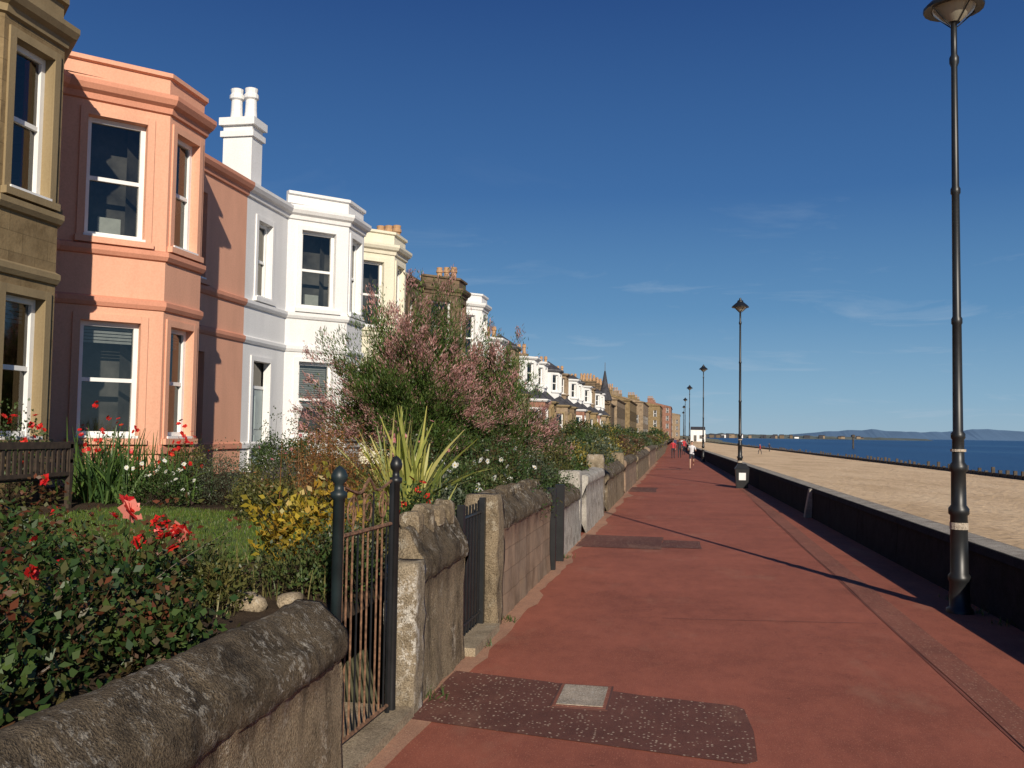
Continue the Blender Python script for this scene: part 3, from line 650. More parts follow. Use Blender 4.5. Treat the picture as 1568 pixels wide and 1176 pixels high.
# ------------------------------------------------------------------ vegetation
class Soup:
    def __init__(s): s.q=[];s.c=[]
    def add(s,q,c): s.q.append(np.asarray(q,dtype=np.float32).reshape(-1,4,3)); s.c.append(np.asarray(c,dtype=np.float32).reshape(-1,3))
    def obj(s,name,mat='leaf'):
        q=np.concatenate(s.q);c=np.concatenate(s.c); n=len(q)
        me=bpy.data.meshes.new(name); me.vertices.add(n*4); me.vertices.foreach_set('co',q.ravel()); me.loops.add(n*4); me.loops.foreach_set('vertex_index',np.arange(n*4,dtype=np.int32)); me.polygons.add(n); me.polygons.foreach_set('loop_start',np.arange(0,n*4,4,dtype=np.int32))
        try: me.polygons.foreach_set('loop_total',np.full(n,4,dtype=np.int32))
        except Exception: pass
        a=me.attributes.new('Col','FLOAT_COLOR','POINT'); cc=np.ones((n,4,4),dtype=np.float32); cc[:,:,:3]=c[:,None,:]; a.data.foreach_set('color',cc.ravel())
        me.materials.append(M[mat]); me.update(calc_edges=True); me.validate(); o=bpy.data.objects.new(name,me); COL.objects.link(o); return o
def nrm(v): return v/np.maximum(1e-6,np.linalg.norm(v,axis=-1,keepdims=True))
def rv(n): return nrm(RNG.normal(size=(n,3)))
def pal(p,n,var=.25):
    p=np.array(p); i=RNG.integers(0,len(p),n); return p[i]*(1+RNG.uniform(-var,var,(n,1)))
def leaves(s,pos,dr,L,Wd,col,bend=.15):
    n=len(pos); dr=nrm(dr); side=nrm(np.cross(dr,rv(n))); up=np.cross(side,dr)
    L=(L*RNG.uniform(.6,1.3,n))[:,None]; w=(Wd*RNG.uniform(.7,1.2,n))[:,None]
    m=pos+dr*L*.45+up*L*bend
    s.add(np.stack([pos,m+side*w,pos+dr*L,m-side*w],1),col)
def stemq(s,p,q,r,col):
    p=np.asarray(p);q=np.asarray(q); d=nrm(q-p)
    for ref in ((1,.1,0),(0,1,.1)):
        sd=nrm(np.cross(d,np.array(ref)))
        s.add(np.stack([p-sd*r,p+sd*r,q+sd*r*.5,q-sd*r*.5],1),np.tile(np.array(col),(len(p),1)))
def flowers(s,pos,R,col,petals=6,layers=1,cen=None,up=.5):
    n=len(pos); N=nrm(rv(n)+np.array([.35,-.5,up])); U=nrm(np.cross(N,rv(n))); V=np.cross(N,U)
    for l in range(layers):
        rr=R*(1-.28*l); lift=.12+.3*l
        for k in range(petals):
            a=2*math.pi*(k+.5*l)/petals; a2=math.pi/petals*1.15
            d=U*math.cos(a)+V*math.sin(a); d1=U*math.cos(a-a2)+V*math.sin(a-a2); d2=U*math.cos(a+a2)+V*math.sin(a+a2)
            r=(rr*RNG.uniform(.8,1.15,n))[:,None]
            s.add(np.stack([pos,pos+d1*r*.7+N*r*lift,pos+d*r+N*r*(lift+.15*l),pos+d2*r*.7+N*r*lift],1),pal(col,n,.2))
    if cen is not None:
        s.add(np.stack([pos+N*R*.15-U*R*.25,pos+N*R*.15-V*R*.25,pos+N*R*.15+U*R*.25,pos+N*R*.15+V*R*.25],1),pal([cen],n,.1))
def bush(name,x,y,rx,ry,h,ncl,per,L,Wd,palette,cs=.16,fl=None,z0=None,stem=(.06,.045,.03),bend=.15,upb=.3,shape=1.0,obj=True,s=None,sr=.006):
    s=s or Soup(); z0=gz(x,y) if z0 is None else z0
    th=RNG.uniform(0,2*math.pi,ncl); el=np.arcsin(RNG.uniform(-.15,1,ncl)); r=RNG.uniform(.25,1,ncl)**.45*RNG.uniform(.78,1.12,ncl)
    lump=1+.22*np.sin(th*3+x*3)+.14*np.sin(th*5+el*4+y)
    c=np.stack([x+rx*r*np.cos(th)*np.cos(el)*lump,y+ry*r*np.sin(th)*np.cos(el)*lump,z0+.05+h*np.clip(.18+.82*r*np.sin(el)*shape*lump,0.02,1.25)],1)
    base=np.stack([np.full(ncl,x)+RNG.normal(0,rx*.25,ncl),np.full(ncl,y)+RNG.normal(0,ry*.25,ncl),np.full(ncl,z0)],1)
    mid=(base+c)/2+RNG.normal(0,.05,(ncl,3))*[rx,ry,0]
    stemq(s,base,mid,sr,stem); stemq(s,mid,c,sr*.7,stem)
    cc=pal(palette,ncl,.25)
    pos=np.repeat(c,per,0)+RNG.normal(0,cs*.5,(ncl*per,3))*[1,1,.8]
    out=nrm(pos-np.array([x,y,z0+h*.3])); dr=rv(len(pos))+out*.7+np.array([0,0,upb])
    col=np.repeat(cc,per,0)*.6+pal(palette,ncl*per,.3)*.4; leaves(s,pos,dr,L,Wd,col,bend)
    if fl:
        for f in fl:
            n=f['n']; sc=c[:,2]*1.0+c[:,0]*.5-c[:,1]*.25; o=np.argsort(-sc)[:max(n*2,ncl//2)]; RNG.shuffle(o); o=o[:n]; n=len(o)
            p=c[o]+nrm(c[o]-np.array([x,y,z0+.1]))*cs*.8+RNG.normal(0,cs*.35,(n,3))+[0,0,f.get('lift',.03)]
            stemq(s,c[o],p,.003,(.05,.07,.02))
            flowers(s,p,f['R'],f['c'],f.get('p',6),f.get('l',1),f.get('cen'))
    if obj: return s.obj(name)
def shoots(s,x,y,n,h,rad,L,Wd,palette,stem=(.11,.06,.03),tip=None):
    z0=gz(x,y); b0=np.stack([x+RNG.normal(0,rad*.4,n),y+RNG.normal(0,rad*.4,n),np.full(n,z0)],1)
    lean=RNG.normal(0,rad,(n,2)); H=h*RNG.uniform(.65,1.15,n); pr=b0
    for k in range(1,7):
        t=k/6; q=b0.copy(); q[:,:2]+=lean*t**1.5; q[:,2]+=H*t-.05*t*t*np.abs(lean).sum(1); stemq(s,pr,q,.0045*(1.3-t),stem)
        if k>1:
            m=6; P=np.repeat(q,m,0)+RNG.normal(0,.02,(n*m,3)); d=rv(n*m); d[:,2]=np.abs(d[:,2])*.4; P2=P+d*.03; leaves(s,P2,d,L*(1.15-.4*t),Wd*(1.15-.4*t),pal(palette if t<.8 or tip is None else tip,n*m,.3),.18)
        pr=q
    return pr
def blades(s,x,y,z0,n,L,Wd,spread,palette,droop=.5,seg=5,rad=.1,base=None):
    if base is None: base=np.stack([x+RNG.normal(0,rad,n),y+RNG.normal(0,rad,n),np.full(n,z0)],1)
    a=RNG.uniform(0,2*math.pi,n); t=np.abs(RNG.normal(0,spread,n)); d=np.stack([np.cos(a)*np.sin(t),np.sin(a)*np.sin(t),np.cos(t)],1)
    side=nrm(np.cross(d,np.array([0,0,1.])+rv(n)*.3)); L=L*RNG.uniform(.55,1.1,n); w=Wd*RNG.uniform(.7,1.2,n); col=pal(palette,n,.2)
    p=base.copy(); hz=nrm(np.stack([np.cos(a),np.sin(a),np.zeros(n)],1)); dd=d.copy(); dr=droop*RNG.uniform(.3,1.4,n)
    for k in range(seg):
        q=p+dd*(L/seg)[:,None]; w0=w*(1-.9*(k/seg)**1.6)*(.7 if k==0 else 1); w1=w*(1-.9*((k+1)/seg)**1.6)
        s.add(np.stack([p-side*w0[:,None],p+side*w0[:,None],q+side*w1[:,None],q-side*w1[:,None]],1),col); p=q
        dd=nrm(dd+hz*(dr*t*.5)[:,None]-np.array([0,0,1.])*(dr*.28*(k+1)/seg*t)[:,None])
    return p
G_ROSE=[(.035,.075,.02),(.05,.095,.025),(.025,.055,.018),(.07,.11,.028),(.10,.05,.025)]
G_MID=[(.045,.08,.022),(.06,.105,.028),(.08,.115,.035),(.035,.065,.022)]
G_GREY=[(.11,.13,.085),(.09,.12,.07),(.07,.09,.05)]
G_OLIVE=[(.11,.12,.035),(.085,.10,.03),(.15,.13,.04)]
G_YEL=[(.38,.28,.03),(.30,.24,.03),(.17,.17,.03),(.42,.24,.03)]
RED=[(.62,.02,.02),(.5,.015,.02),(.7,.05,.03)]; PINK=[(.65,.25,.28),(.6,.18,.22),(.6,.3,.3)]; WHITE=[(.8,.8,.76),(.72,.72,.68)]
REDLEAF=[(.16,.05,.025),(.12,.06,.025),(.09,.09,.025)]
# foreground roses
spec=[(-3.1,4.0,.5,.6,.46,2),(-3.9,4.7,.55,.55,.54,2),(-3.25,5.1,.42,.45,.50,1),(-4.6,4.6,.6,.6,.60,1),(-4.3,5.6,.5,.5,.50,2),(-5.3,5.4,.7,.6,.58,2),(-2.8,3.1,.4,.5,.36,1),(-5.6,6.6,.5,.5,.48,2),(-3.6,3.4,.5,.5,.5,1),(-2.75,4.6,.28,.4,.26,0),(-6.8,7.2,.5,.5,.5,2)]
for i,(x,y,rx,ry,h,nf) in enumerate(spec):
    s=Soup()
    tp=shoots(s,x,y,int(9+8*rx),h*1.45,rx*.62,.062,.019,G_ROSE,tip=REDLEAF)
    if nf: flowers(s,tp[:nf]+[0,0,.02],.055,RED,6,3,up=.3)
    bush('',x,y,rx,ry,h,int(150*rx),17,.062,.019,G_ROSE,cs=.16,sr=.006,stem=(.10,.06,.03),fl=[dict(n=1,R=.05,c=RED,p=6,l=3,lift=.06)] if nf else None,s=s,obj=False)
    s.obj('rose_bush')
s=Soup(); rp=np.array([(-3.62,6.05,1.33),(-3.5,6.12,1.26),(-3.76,5.9,1.42),(-3.42,5.85,1.20),(-3.52,5.95,1.24),(-3.85,6.0,1.47)]); stemq(s,rp*[1,1,0]+[0,0,.8],rp,.006,(.08,.06,.03)); flowers(s,rp,.085,RED,7,4,up=.2); flowers(s,rp[1:3],.09,[(.75,.25,.2)],7,4,up=.2)
shoots(s,-3.6,5.95,10,.6,.2,.055,.017,G_ROSE,tip=REDLEAF)
bush('',-3.6,5.95,.3,.3,.38,34,16,.06,.019,G_ROSE,s=s,obj=False); s.obj('red_rose_bush')
for (x,y,n,L) in [(-8.3,12.6,150,1.1),(-7.6,12.9,120,.95),(-8.9,13.1,120,1.15)]:
    s=Soup(); blades(s,x,y,gz(x,y),n,L,.022,.5,[(.07,.13,.03),(.10,.17,.04),(.05,.10,.03)],.6,5,.22)
    tp=blades(s,x,y,gz(x,y),9,L*1.2,.005,.35,[(.1,.08,.03)],.5,5,.2)
    for k in range(3): flowers(s,tp+RNG.normal(0,.04,tp.shape),.04,RED,5,1)
    s.obj('crocosmia_plant')
bush('red_flower_bush',-9.2,11.6,.35,.4,1.3,70,14,.05,.018,G_MID,fl=[dict(n=8,R=.06,c=RED,l=2)])
bush('hebe_bush',-7.1,13.4,.75,.6,.66,160,26,.035,.009,G_GREY); bush('lavender_bush',-6.0,13.6,.8,.6,.6,160,26,.04,.006,[(.13,.13,.10),(.10,.11,.07),(.14,.10,.12)],upb=1.0)
bush('hebe_bush',-5.2,13.9,.7,.6,.66,150,26,.035,.009,G_GREY); bush('lavender_bush',-8.4,8.9,.5,.5,.75,110,24,.04,.006,[(.13,.13,.10),(.14,.10,.14)],upb=1)
bush('green_shrub',-8.5,18.8,.7,.7,1.15,150,22,.05,.016,G_MID); bush('green_shrub',-7.2,16.3,.9,.9,.9,190,22,.045,.015,G_MID,fl=[dict(n=14,R=.04,c=PINK)])
bush('grey_shrub',-6.2,15.4,.7,.7,.85,150,22,.04,.012,G_GREY); bush('daisy_bush',-7.3,12.2,.5,.4,.5,80,20,.04,.012,G_MID,fl=[dict(n=26,R=.035,c=WHITE,p=8,cen=(.6,.45,.05))])
bush('green_shrub',-9.4,14.0,.5,.7,.8,110,20,.05,.016,G_MID,fl=[dict(n=6,R=.05,c=PINK,l=2)]); bush('green_shrub',-9.3,16.2,.5,.9,.75,110,20,.05,.016,G_OLIVE,fl=[dict(n=9,R=.04,c=RED,l=2)])
bush('olive_shrub',-6.0,12.6,.4,.4,.5,80,20,.045,.014,G_OLIVE); bush('green_shrub',-8.8,21.0,.6,.8,1.0,110,20,.05,.016,G_MID)
RUST=[(.22,.085,.03),(.28,.12,.04),(.16,.09,.04),(.25,.16,.06)]
for (x,y,n,L) in [(-4.1,10.6,110,1.3),(-3.8,9.8,80,1.1),(-4.4,11.4,90,1.25),(-3.4,9.1,50,.85)]:
    s=Soup(); tp=blades(s,x,y,gz(x,y),n,L,.006,.2,RUST+[(.12,.12,.04)],.5,5,.2)
    for k in range(26):
        f=RNG.uniform(.0,.45,(n,1)); p=tp+(np.array([x,y,.8])-tp)*f*.9+RNG.normal(0,.02,tp.shape); leaves(s,p,rv(n)+[0,0,.6],.035,.007,pal(RUST,n))
    bush('',x,y,.35,.35,.6,50,18,.06,.014,G_OLIVE,s=s,obj=False); s.obj('rust_flower_spikes')
bush('yellow_leaf_shrub',-3.15,7.75,.40,.48,.66,110,16,.075,.024,G_YEL,cs=.14,sr=.007); bush('yellow_leaf_shrub',-3.5,8.5,.35,.4,.55,80,16,.075,.022,G_YEL+G_OLIVE,cs=.14)
s=Soup(); blades(s,-3.15,10.3,gz(-3.15,10.3),160,1.45,.038,.45,[(.42,.40,.11),(.34,.36,.09),(.16,.20,.05),(.50,.46,.17)],.8,6,.13); blades(s,-3.15,10.3,gz(-3.1,10.3),60,.9,.03,.7,[(.12,.15,.04),(.3,.28,.07)],.7,6,.15); s.obj('phormium_plant')
s=Soup(); blades(s,-2.75,9.4,gz(-2.75,9.4),60,.8,.02,.5,[(.28,.28,.07),(.16,.19,.05)],.7,6,.13); s.obj('phormium_plant')
G_W=[(.07,.11,.03),(.10,.13,.04),(.05,.08,.03),(.14,.13,.05)]
for (x,y,rx,ry,h,p) in [(-2.95,6.9,.35,.35,.34,G_W),(-3.7,6.7,.4,.35,.24,G_W),(-2.75,7.5,.3,.4,.42,G_GREY),(-2.6,6.9,.25,.3,.4,G_MID),(-2.95,8.4,.3,.4,.5,G_OLIVE),(-4.6,6.7,.4,.3,.22,G_W),(-3.3,6.2,.3,.2,.2,G_OLIVE)]:
    s=Soup(); shoots(s,x,y,8,h*1.6,rx*.5,.045,.011,p); bush('',x,y,rx,ry,h,70,18,.045,.012,p,cs=.12,upb=.8,s=s,obj=False); s.obj('low_border_plant')
s=Soup()
for k in range(26): 
    x=RNG.uniform(-4.8,-2.7);y=RNG.uniform(5.6,8.2); blades(s,x,y,gz(x,y),16,.28,.006,.5,[(.10,.14,.04),(.2,.18,.07)],.8,4,.08)
s.obj('wild_grass_tufts')
b=B()
for k in range(30): 
    t=k/29; x=-2.9-3.2*t+random.uniform(-.1,.1); y=6.5+.9*t*t+random.uniform(-.25,.25); rock(b,x,y,gz(x,y)+.03,random.uniform(.06,.14),random.uniform(.06,.14),random.uniform(.04,.08),'path',k*1.7)
b.obj('rockery_stones',smooth=True)
for (x,y,rx,ry,h,p,fl) in [(-2.75,11.2,.5,.7,.75,G_MID,WHITE),(-3.7,12.2,.6,.8,.9,G_GREY,PINK),(-2.8,12.8,.5,.7,.85,G_W,WHITE),(-3.9,14.0,.8,.9,1.1,G_MID,PINK),(-2.75,14.4,.5,.9,.95,G_ROSE,WHITE),(-3.2,16.0,.7,.9,1.05,G_MID,None),(-2.7,17.3,.5,.8,.85,G_GREY,None),(-3.6,18.4,.8,.9,1.2,G_MID,None),(-2.7,19.6,.5,.9,.95,G_OLIVE,None),(-2.65,10.2,.3,.4,.55,G_GREY,None),(-5.3,11.6,.4,.5,.45,G_OLIVE,None),(-2.6,9.0,.28,.5,.5,G_MID,RED)]:
    s=Soup(); shoots(s,x,y,16,h*1.3,rx*.5,.055,.013,p); bush('',x,y,rx,ry,h,150,22,.05,.014,p,cs=.16,upb=.5,fl=[dict(n=12,R=.042,c=fl,p=7,cen=(.6,.4,.05),lift=.07)] if fl else None,s=s,obj=False); s.obj('mixed_border_shrub')
bush('trailing_creeper',-2.15,13.2,.28,.7,.75,90,22,.04,.013,G_ROSE,z0=.75,upb=-.2)
bush('trailing_creeper',-2.2,16.2,.25,.9,.6,90,22,.04,.013,G_MID,z0=.7,upb=-.2)
pl=[G_MID,G_OLIVE,G_ROSE,G_GREY,G_W,[(.30,.24,.05),(.2,.17,.04)],[(.16,.08,.05),(.1,.08,.04)]]
s=Soup(); yy=21.0
while yy<112:
    for xx in (-2.75,-4.2):
        r=.9+yy*.004; sz=.05+yy*.0012
        bush('',xx+random.uniform(-.2,.2),yy,.6,r,random.uniform(.85,1.45) if xx<-3 else random.uniform(.6,1.1),max(60,int(120-yy*.4)),16,sz,sz*.32,random.choice(pl),cs=.2,obj=False,s=s,z0=.75,upb=.5)
    yy+=1.5
s.obj('garden_hedge_row')
s=Soup(); yy=23.0
while yy<130:
    x=random.uniform(-8.5,-5.5); sz=.07+yy*.0013
    bush('',x,yy,random.uniform(.7,1.3),random.uniform(.8,1.4),random.uniform(.9,2.1),110,16,sz,sz*.33,random.choice(pl),cs=.25,obj=False,s=s,z0=.8,upb=.5); yy+=2.4
s.obj('back_garden_shrubs')
s=Soup()
for yy in np.arange(112,330,5): bush('',lwx(yy)-1.6,yy,1.2,3,random.uniform(.9,1.9),60,14,.3,.1,random.choice(pl),cs=.5,obj=False,s=s,z0=.7)
s.obj('distant_hedge_mass')
def tamarisk(name,x,y,R,H,nb,z0,den=1.0):
    s=Soup()
    BR=np.array([.10,.07,.045])
    for k in range(6):
        a=random.uniform(0,6.28); p=np.array([[x+.1*math.cos(a),y+.1*math.sin(a),z0]]); q=p+np.array([[math.cos(a)*.5,math.sin(a)*.5,H*.45]]); 
        stemq(s,p,q,.05,BR)
    a=RNG.uniform(0,2*math.pi,nb); el=np.arcsin(RNG.uniform(-.12,1,nb)); r=RNG.uniform(.4,1.08,nb)*(1+.14*np.sin(a*4)+.10*np.sin(a*7+el*5))
    tip=np.stack([x+R*r*np.cos(a)*np.cos(el),y+R*r*np.sin(a)*np.cos(el),z0+H*(.28+.72*r*np.sin(el))],1)
    st=np.stack([x+R*.2*np.cos(a),y+R*.2*np.sin(a),z0+H*RNG.uniform(.1,.4,nb)],1)
    seg=7; pr=st; pts=[]
    for k in range(1,seg+1):
        t=k/seg; q=st+(tip-st)*t; q[:,2]+=math.sin(math.pi*t)*.16*R; q+=RNG.normal(0,.02,q.shape); stemq(s,pr,q,.007*(1.2-t),BR); pts.append((t,q)); pr=q
    GR=[(.075,.13,.03),(.10,.165,.035),(.055,.10,.028),(.13,.17,.045)]; PK=[(.52,.27,.27),(.44,.22,.22),(.60,.38,.36),(.30,.17,.13)]
    tone=RNG.uniform(.6,1.25,len(a)); pinky=np.clip(np.sin(a*2+el*5)+.75,.1,1.3)
    for t,q in pts[1:]:
        m=int((30+30*t)*den)
        P=np.repeat(q,m,0)+RNG.normal(0,.10 if t<.95 else .06,(len(q)*m,3))+(np.repeat(tip-st,m,0)*RNG.uniform(-.07,.07,(len(q)*m,1))); outd=nrm(P-np.array([x,y,z0+H*.2]))
        pk=np.clip((t-.66)*2.2,0,.8)*np.repeat(pinky,m); ispk=RNG.uniform(0,1,len(P))<pk
        col=np.where(ispk[:,None],pal(PK,len(P)),pal(GR,len(P)))*np.repeat(tone,m)[:,None]
        leaves(s,P,outd+rv(len(P))*.8+[0,0,.5],.09,.0095,col,.05)
    # feathery flower plumes arching beyond the branch ends
    sel=np.where(pinky>.35)[0]
    for j in range(3):
        d=nrm(tip[sel]-np.array([x,y,z0+H*.25]))+rv(len(sel))*.5+[0,0,.35]; d=nrm(d); Lp=RNG.uniform(.14,.34,len(sel))
        e2=tip[sel]+d*Lp[:,None]; stemq(s,tip[sel],e2,.003,BR)
        m=26; f=RNG.uniform(0,1,(len(sel)*m,1)); P=np.repeat(tip[sel],m,0)*(1-f)+np.repeat(e2,m,0)*f+RNG.normal(0,.016,(len(sel)*m,3)); leaves(s,P,rv(len(P))*.7+np.repeat(d,m,0),.04,.007,pal(PK,len(P)),.05)
    return s.obj(name)
tamarisk('tamarisk_tree',-5.5,18.6,1.8,4.0,520,.8,1.25)
tamarisk('tamarisk_tree',-4.2,20.3,1.3,3.1,300,.8,1.1)
s=Soup(); n=30000; xx=RNG.uniform(-7.8,-3.9,n); yy=RNG.uniform(7.1,12.2,n); base=np.stack([xx,yy,[gz(a,c) for a,c in zip(xx,yy)]],1)
blades(s,0,0,0,n,.055,.004,.5,[(.10,.17,.02),(.13,.20,.03),(.07,.13,.02),(.16,.17,.05)],.5,2,base=base); s.obj('lawn_grass')
s=Soup()
for (x,y) in [(3.38,11.6),(3.42,12.6),(3.45,11.0),(-1.85,9.9),(-1.85,8.6),(-1.86,15),(-1.84,6.9),(-1.84,5.0)]: blades(s,x,y,0,40,.09,.006,.8,[(.07,.11,.03)],.6,3,.08)
s.obj('kerb_weeds')
# ------------------------------------------------------------------ bench
g=empty('wooden_garden_bench'); b=B(); bx,by=-8.35,10.75; z=.86
for k in range(4): b.box(bx-.45+k*.12,bx-.36+k*.12,by-.8,by+.8,z+.42,z+.45,'wood')
b.obj('seat',g); b=B()
for k in range(15): b.box(bx+.06,bx+.085,by-.76+k*.105,by-.71+k*.105,z+.5,z+.86,'wood')
b.box(bx+.04,bx+.10,by-.82,by+.82,z+.84,z+.93,'wood'); b.box(bx+.045,bx+.095,by-.82,by+.82,z+.47,z+.52,'wood'); b.obj('backrest',g); b=B()
for yy in (by-.8,by+.74): 
    b.box(bx+.03,bx+.10,yy,yy+.06,z-.05,z+.9,'wood'); b.box(bx-.46,bx-.40,yy,yy+.06,z-.05,z+.66,'wood'); b.box(bx-.48,bx+.10,yy-.005,yy+.065,z+.64,z+.69,'wood')
b.obj('legs_and_arms',g)
# ------------------------------------------------------------------ street lamps
def lamp(x,y):
    e=empty('street_lamp'); b=B()
    b.lathe(x,y,[(.15,-.01),(.15,.04),(.115,.06),(.11,.35),(.125,.37),(.125,.42),(.10,.45),(.095,1.12),(.115,1.14),(.115,1.2),(.085,1.24),(.082,1.62),(.10,1.64),(.10,1.70),(.07,1.74),(.066,2.0),(.08,2.02),(.08,2.07),(.058,2.1),(.052,3.35),(.062,3.37),(.062,3.42),(.048,3.45),(.044,4.9),(.056,4.92),(.056,4.97),(.042,5.0),(.036,6.45),(.055,6.5),(.055,6.56),(.036,6.6),(.036,6.97),(.07,7.01)],14,'blackpaint'); b.obj('column',e,True)
    b=B(); b.lathe(x,y,[(.102,.96),(.102,1.04)],14,'manhole'); b.lathe(x,y,[(.086,1.86),(.086,1.89)],14,'manhole'); b.obj('identification_band',e)
    b=B(); b.lathe(x,y,[(.07,6.99),(.12,7.03),(.22,7.12),(.25,7.17)],18,'lampglass'); b.obj('glass_bowl',e,True)
    b=B(); b.lathe(x,y,[(.25,7.16),(.335,7.15),(.34,7.18),(.29,7.23),(.22,7.29),(.16,7.34),(.12,7.37),(.12,7.42),(.05,7.46),(.04,7.52),(0,7.55)],20,'blackpaint')
    for a in range(4):
        t=a*math.pi/2+.4; b.rod((x+.05*math.cos(t),y+.05*math.sin(t),6.95),(x+.3*math.cos(t),y+.3*math.sin(t),7.17),.008,'blackpaint',5)
    b.obj('lantern_cap',e,False)
lamp(3.18,11.66); lamp(2.27,38); lamp(1.62,73.5); lamp(.80,103); lamp(.45,137); lamp(.35,172); lamp(.3,215)
e=empty('litter_bin'); b=B(); X,Y=2.3,37.2
b.hexa([(X-.22,Y-.2,0),(X+.22,Y-.2,0),(X+.22,Y+.2,0),(X-.22,Y+.2,0),(X-.26,Y-.24,.75),(X+.26,Y-.24,.75),(X+.26,Y+.24,.75),(X-.26,Y+.24,.75)],'blackpaint'); b.hexa([(X-.28,Y-.26,.75),(X+.28,Y-.26,.75),(X+.28,Y+.26,.75),(X-.28,Y+.26,.75),(X-.15,Y-.12,.95),(X+.15,Y-.12,.95),(X+.15,Y+.12,.95),(X-.15,Y+.12,.95)],'blackpaint'); b.obj('body',e)
b=B(); b.hexa([(X-.13,Y-.235,.32),(X+.13,Y-.235,.32),(X+.13,Y-.225,.32),(X-.13,Y-.225,.32),(X-.13,Y-.250,.6),(X+.13,Y-.250,.6),(X+.13,Y-.24,.6),(X-.13,Y-.24,.6)],'frame'); b.obj('label',e)
b=B(); b.lathe(-8.9,20.6,[(.03,.8),(.03,2.25),(.06,2.27),(.12,2.5),(.14,2.52),(.03,2.68),(0,2.74)],8,'frame'); b.obj('garden_lantern_post')
# ------------------------------------------------------------------ people
def person(name,x,y,h,face,top,bottom,stride=.25,run=False,legskin=False,armc=None):
    me=bpy.data.meshes.new(name+'_sk'); V=[];E=[];R=[]
    def v(p,r,par=None):
        V.append(p);R.append(r)
        if par is not None: E.append((par,len(V)-1))
        return len(V)-1
    pel=v((0,0,.96),.135); wa=v((0,.0,1.10),.115,pel); ch=v((0,.02,1.30),.14,wa); nk0=v((0,.0,1.46),.075,ch); nk=v((0,.01,1.53),.052,nk0); h1=v((0,.025,1.60),.078,nk); h2=v((0,.015,1.70),.088,h1); h3=v((0,.01,1.765),.05,h2)
    nose=v((0,.115,1.635),.012,h1)
    for sd in (-1,1):
        fw=sd*stride
        hip=v((sd*.09,0,.90),.10,pel); kn=v((sd*.10,fw*.9+(.12 if run and fw<0 else .04),.50),.062,hip)
        if run and fw<0: an=v((sd*.10,fw*1.7-.25,.38),.04,kn); v((sd*.10,fw*1.7-.30,.22),.035,an)
        else: an=v((sd*.10,fw*1.25,.085),.043,kn); v((sd*.11,fw*1.25+.15,.035),.034,an)
        sh=v((sd*.175,0,1.42),.066,ch); 
        el=v((sd*.235,-fw*.45-(.1 if run else 0),1.14),.045,sh)
        wr=v((sd*.22,-fw*.9+(.14 if run else .03),1.18 if run else .90),.030,el)
        pd=(0,.07,.03) if run else (0,.02,-.07)
        pm=v(tuple(np.array(V[wr])+pd),.030,wr)
        for k in range(4):
            l=(.055,.065,.06,.045)[k]; off=(k-1.5)*.02
            a1=v(tuple(np.array(V[pm])+(np.array((0,l*.6,off)) if run else np.array((0,off,-l*.6)))),.009,pm); v(tuple(np.array(V[a1])+np.array((-sd*.015,(l*.3 if run else 0),(-.01 if run else -l*.5)))),.008,a1)
        v(tuple(np.array(V[wr])+(np.array((-sd*.03,.05,.05)) if run else np.array((-sd*.01,.045,-.05)))),.010,pm)
    me.from_pydata(V,E,[]); o=bpy.data.objects.new(name+'_tmp',me); COL.objects.link(o)
    sk=o.modifiers.new('s','SKIN'); 
    for i,d in enumerate(me.skin_vertices[0].data): d.radius=(R[i],R[i]*.85); d.use_root=(i==0)
    sb=o.modifiers.new('u','SUBSURF'); sb.levels=1; sb.render_levels=1
    dg=bpy.context.evaluated_depsgraph_get(); nm=bpy.data.meshes.new_from_object(o.evaluated_get(dg)); bpy.data.objects.remove(o)
    for m in (top,bottom,'skin','hair','blackpaint'): nm.materials.append(M[m])
    for p in nm.polygons:
        c=p.center
        if c.z>1.66 or (c.z>1.56 and c.y<-.01): i=3
        elif c.z>1.49: i=2
        elif abs(c.x)>.17 and c.z<1.24: i=2 if (armc or c.z<.92) else 0
        elif c.z>.96: i=0
        elif c.z<.10: i=4
        elif legskin and c.z<.66: i=2
        else: i=1
        p.material_index=i; p.use_smooth=True
    s=h/1.8
    nm.transform(Matrix.Translation((x,y,0))@Matrix.Rotation(face,4,'Z')@Matrix.Scale(s,4)); nm.name=name
    ob=bpy.data.objects.new(name,nm); COL.objects.link(ob); return ob
person('jogger',.58,56,1.75,math.pi,'cloth_white','cloth_dark',.28,True,True,True)
person('walking_woman',-.75,82,1.68,0,'cloth_red','cloth_dark',.18); person('walking_man',-.2,84,1.78,0,'cloth_dark','cloth_dark',.2)
person('walking_man',.2,98,1.76,math.pi,'cloth_red','cloth_dark',.2); person('walking_man',-.9,120,1.78,math.pi,'bluepaint','cloth_dark',.2); person('walking_woman',.0,125,1.65,math.pi,'cloth_white','cloth_dark',.2)
person('beach_walker',17,190,1.75,.5,'cloth_dark','cloth_dark',.2).location.z=-.9; person('beach_walker',12,150,1.7,2,'cloth_red','cloth_dark',.2).location.z=-.75
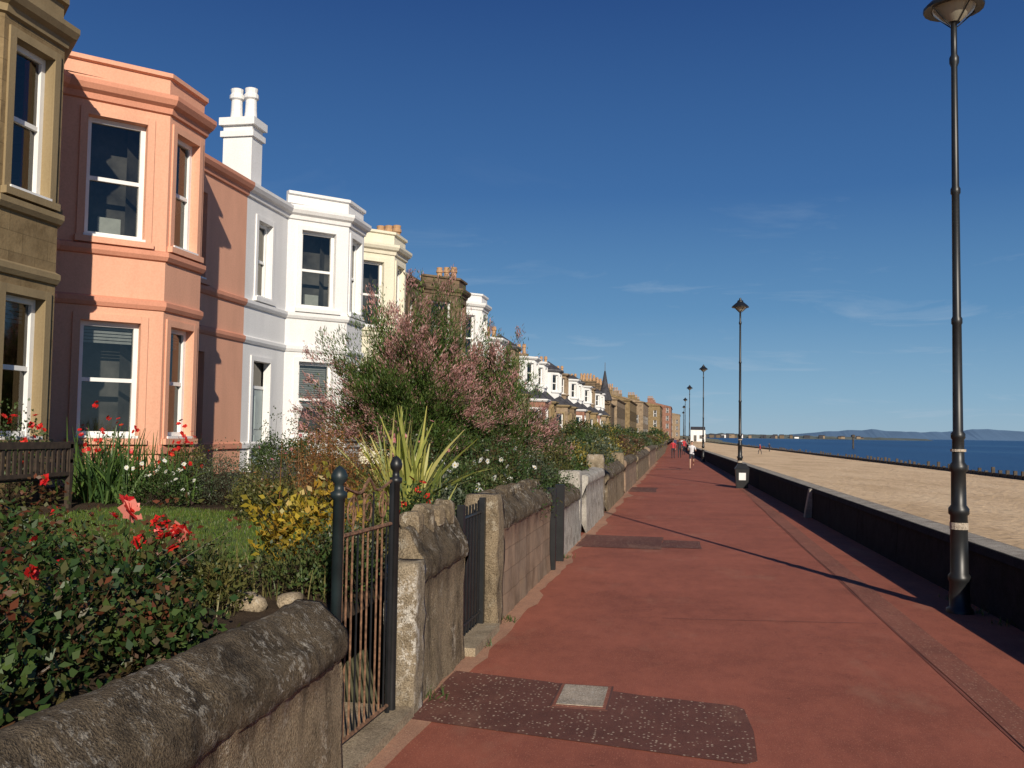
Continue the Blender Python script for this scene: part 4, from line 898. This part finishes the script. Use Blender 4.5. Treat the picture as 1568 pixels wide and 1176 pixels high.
# ------------------------------------------------------------------ light and sky
SUN=Vector((.38,-.925,0)).normalized(); ELV=math.radians(24)
sd=Vector((SUN.x*math.cos(ELV),SUN.y*math.cos(ELV),math.sin(ELV)))
L=bpy.data.lights.new('sun','SUN'); L.energy=5; L.angle=math.radians(.5); L.color=(1,.90,.755); o=bpy.data.objects.new('sun',L); COL.objects.link(o); o.rotation_euler=sd.to_track_quat('Z','Y').to_euler()
w=bpy.data.worlds.new('World'); S.world=w; w.use_nodes=True; nt=w.node_tree; ns=nt.nodes; ls=nt.links; bg=ns['Background']
sky=ns.new('ShaderNodeTexSky'); sky.sky_type='NISHITA'; sky.sun_disc=False; sky.sun_elevation=ELV; sky.sun_rotation=math.atan2(SUN.x,SUN.y); sky.ozone_density=5.0; sky.air_density=1.0; sky.dust_density=.2; sky.altitude=0
tc=ns.new('ShaderNodeTexCoord'); sp=ns.new('ShaderNodeSeparateXYZ'); ls.new(tc.outputs['Generated'],sp.inputs[0])
def mth(op,a,b_):
    m=ns.new('ShaderNodeMath'); m.operation=op
    for i,v in enumerate((a,b_)):
        if isinstance(v,(int,float)): m.inputs[i].default_value=v
        else: ls.new(v,m.inputs[i])
    return m.outputs[0]
gr=ramp(ns,[(0,(.30,.46,.60)),(.04,(.22,.40,.58)),(.13,(.10,.255,.47)),(.25,(.038,.135,.35)),(.45,(.012,.056,.215)),(1,(.009,.038,.15))]); ls.new(sp.outputs[2],gr.inputs[0])
vm=ns.new('ShaderNodeVectorMath'); vm.operation='SCALE'; vm.inputs['Scale'].default_value=1/.075; ls.new(gr.outputs[0],vm.inputs[0])
base=mix(ns,ls,.84,sky.outputs[0],vm.outputs[0])
zz=mth('ADD',sp.outputs[2],.12); cx=mth('DIVIDE',sp.outputs[0],zz); cy=mth('DIVIDE',sp.outputs[1],zz)
cb=ns.new('ShaderNodeCombineXYZ'); ls.new(cx,cb.inputs[0]); ls.new(cy,cb.inputs[1])
mp=ns.new('ShaderNodeMapping'); mp.inputs['Rotation'].default_value=(0,0,.5); mp.inputs['Scale'].default_value=(1.1,1.5,1); mp.inputs['Location'].default_value=(2.3,.6,0); ls.new(cb.outputs[0],mp.inputs[0])
n=ns.new('ShaderNodeTexNoise'); n.inputs['Scale'].default_value=1.3; n.inputs['Detail'].default_value=10; n.inputs['Roughness'].default_value=.6; n.inputs['Distortion'].default_value=.7; ls.new(mp.outputs[0],n.inputs['Vector'])
r=ramp(ns,[(.56,(0,0,0)),(.82,(.42,.42,.42))]); ls.new(n.outputs[0],r.inputs[0])
mr=ns.new('ShaderNodeMapRange'); mr.inputs[1].default_value=.30; mr.inputs[2].default_value=.12; ls.new(sp.outputs[2],mr.inputs[0])
cf=mth('MULTIPLY',r.outputs[0],mr.outputs[0])
c=mix(ns,ls,cf,base,(6.0,7.2,8.6)); ls.new(c,bg.inputs[0]); bg.inputs[1].default_value=.075
# ------------------------------------------------------------------ camera
cam=bpy.data.cameras.new('camera'); co=bpy.data.objects.new('camera',cam); COL.objects.link(co); S.camera=co
cam.sensor_width=36; cam.lens=36*1423/1568; cam.clip_end=60000; cam.clip_start=.05
co.matrix_world=Matrix.Translation((0,0,EYE))@Matrix.Rotation(math.atan(261/1423),4,'Z')@Matrix.Rotation(math.radians(93.02),4,'X')@Matrix.Rotation(.015,4,'Z')
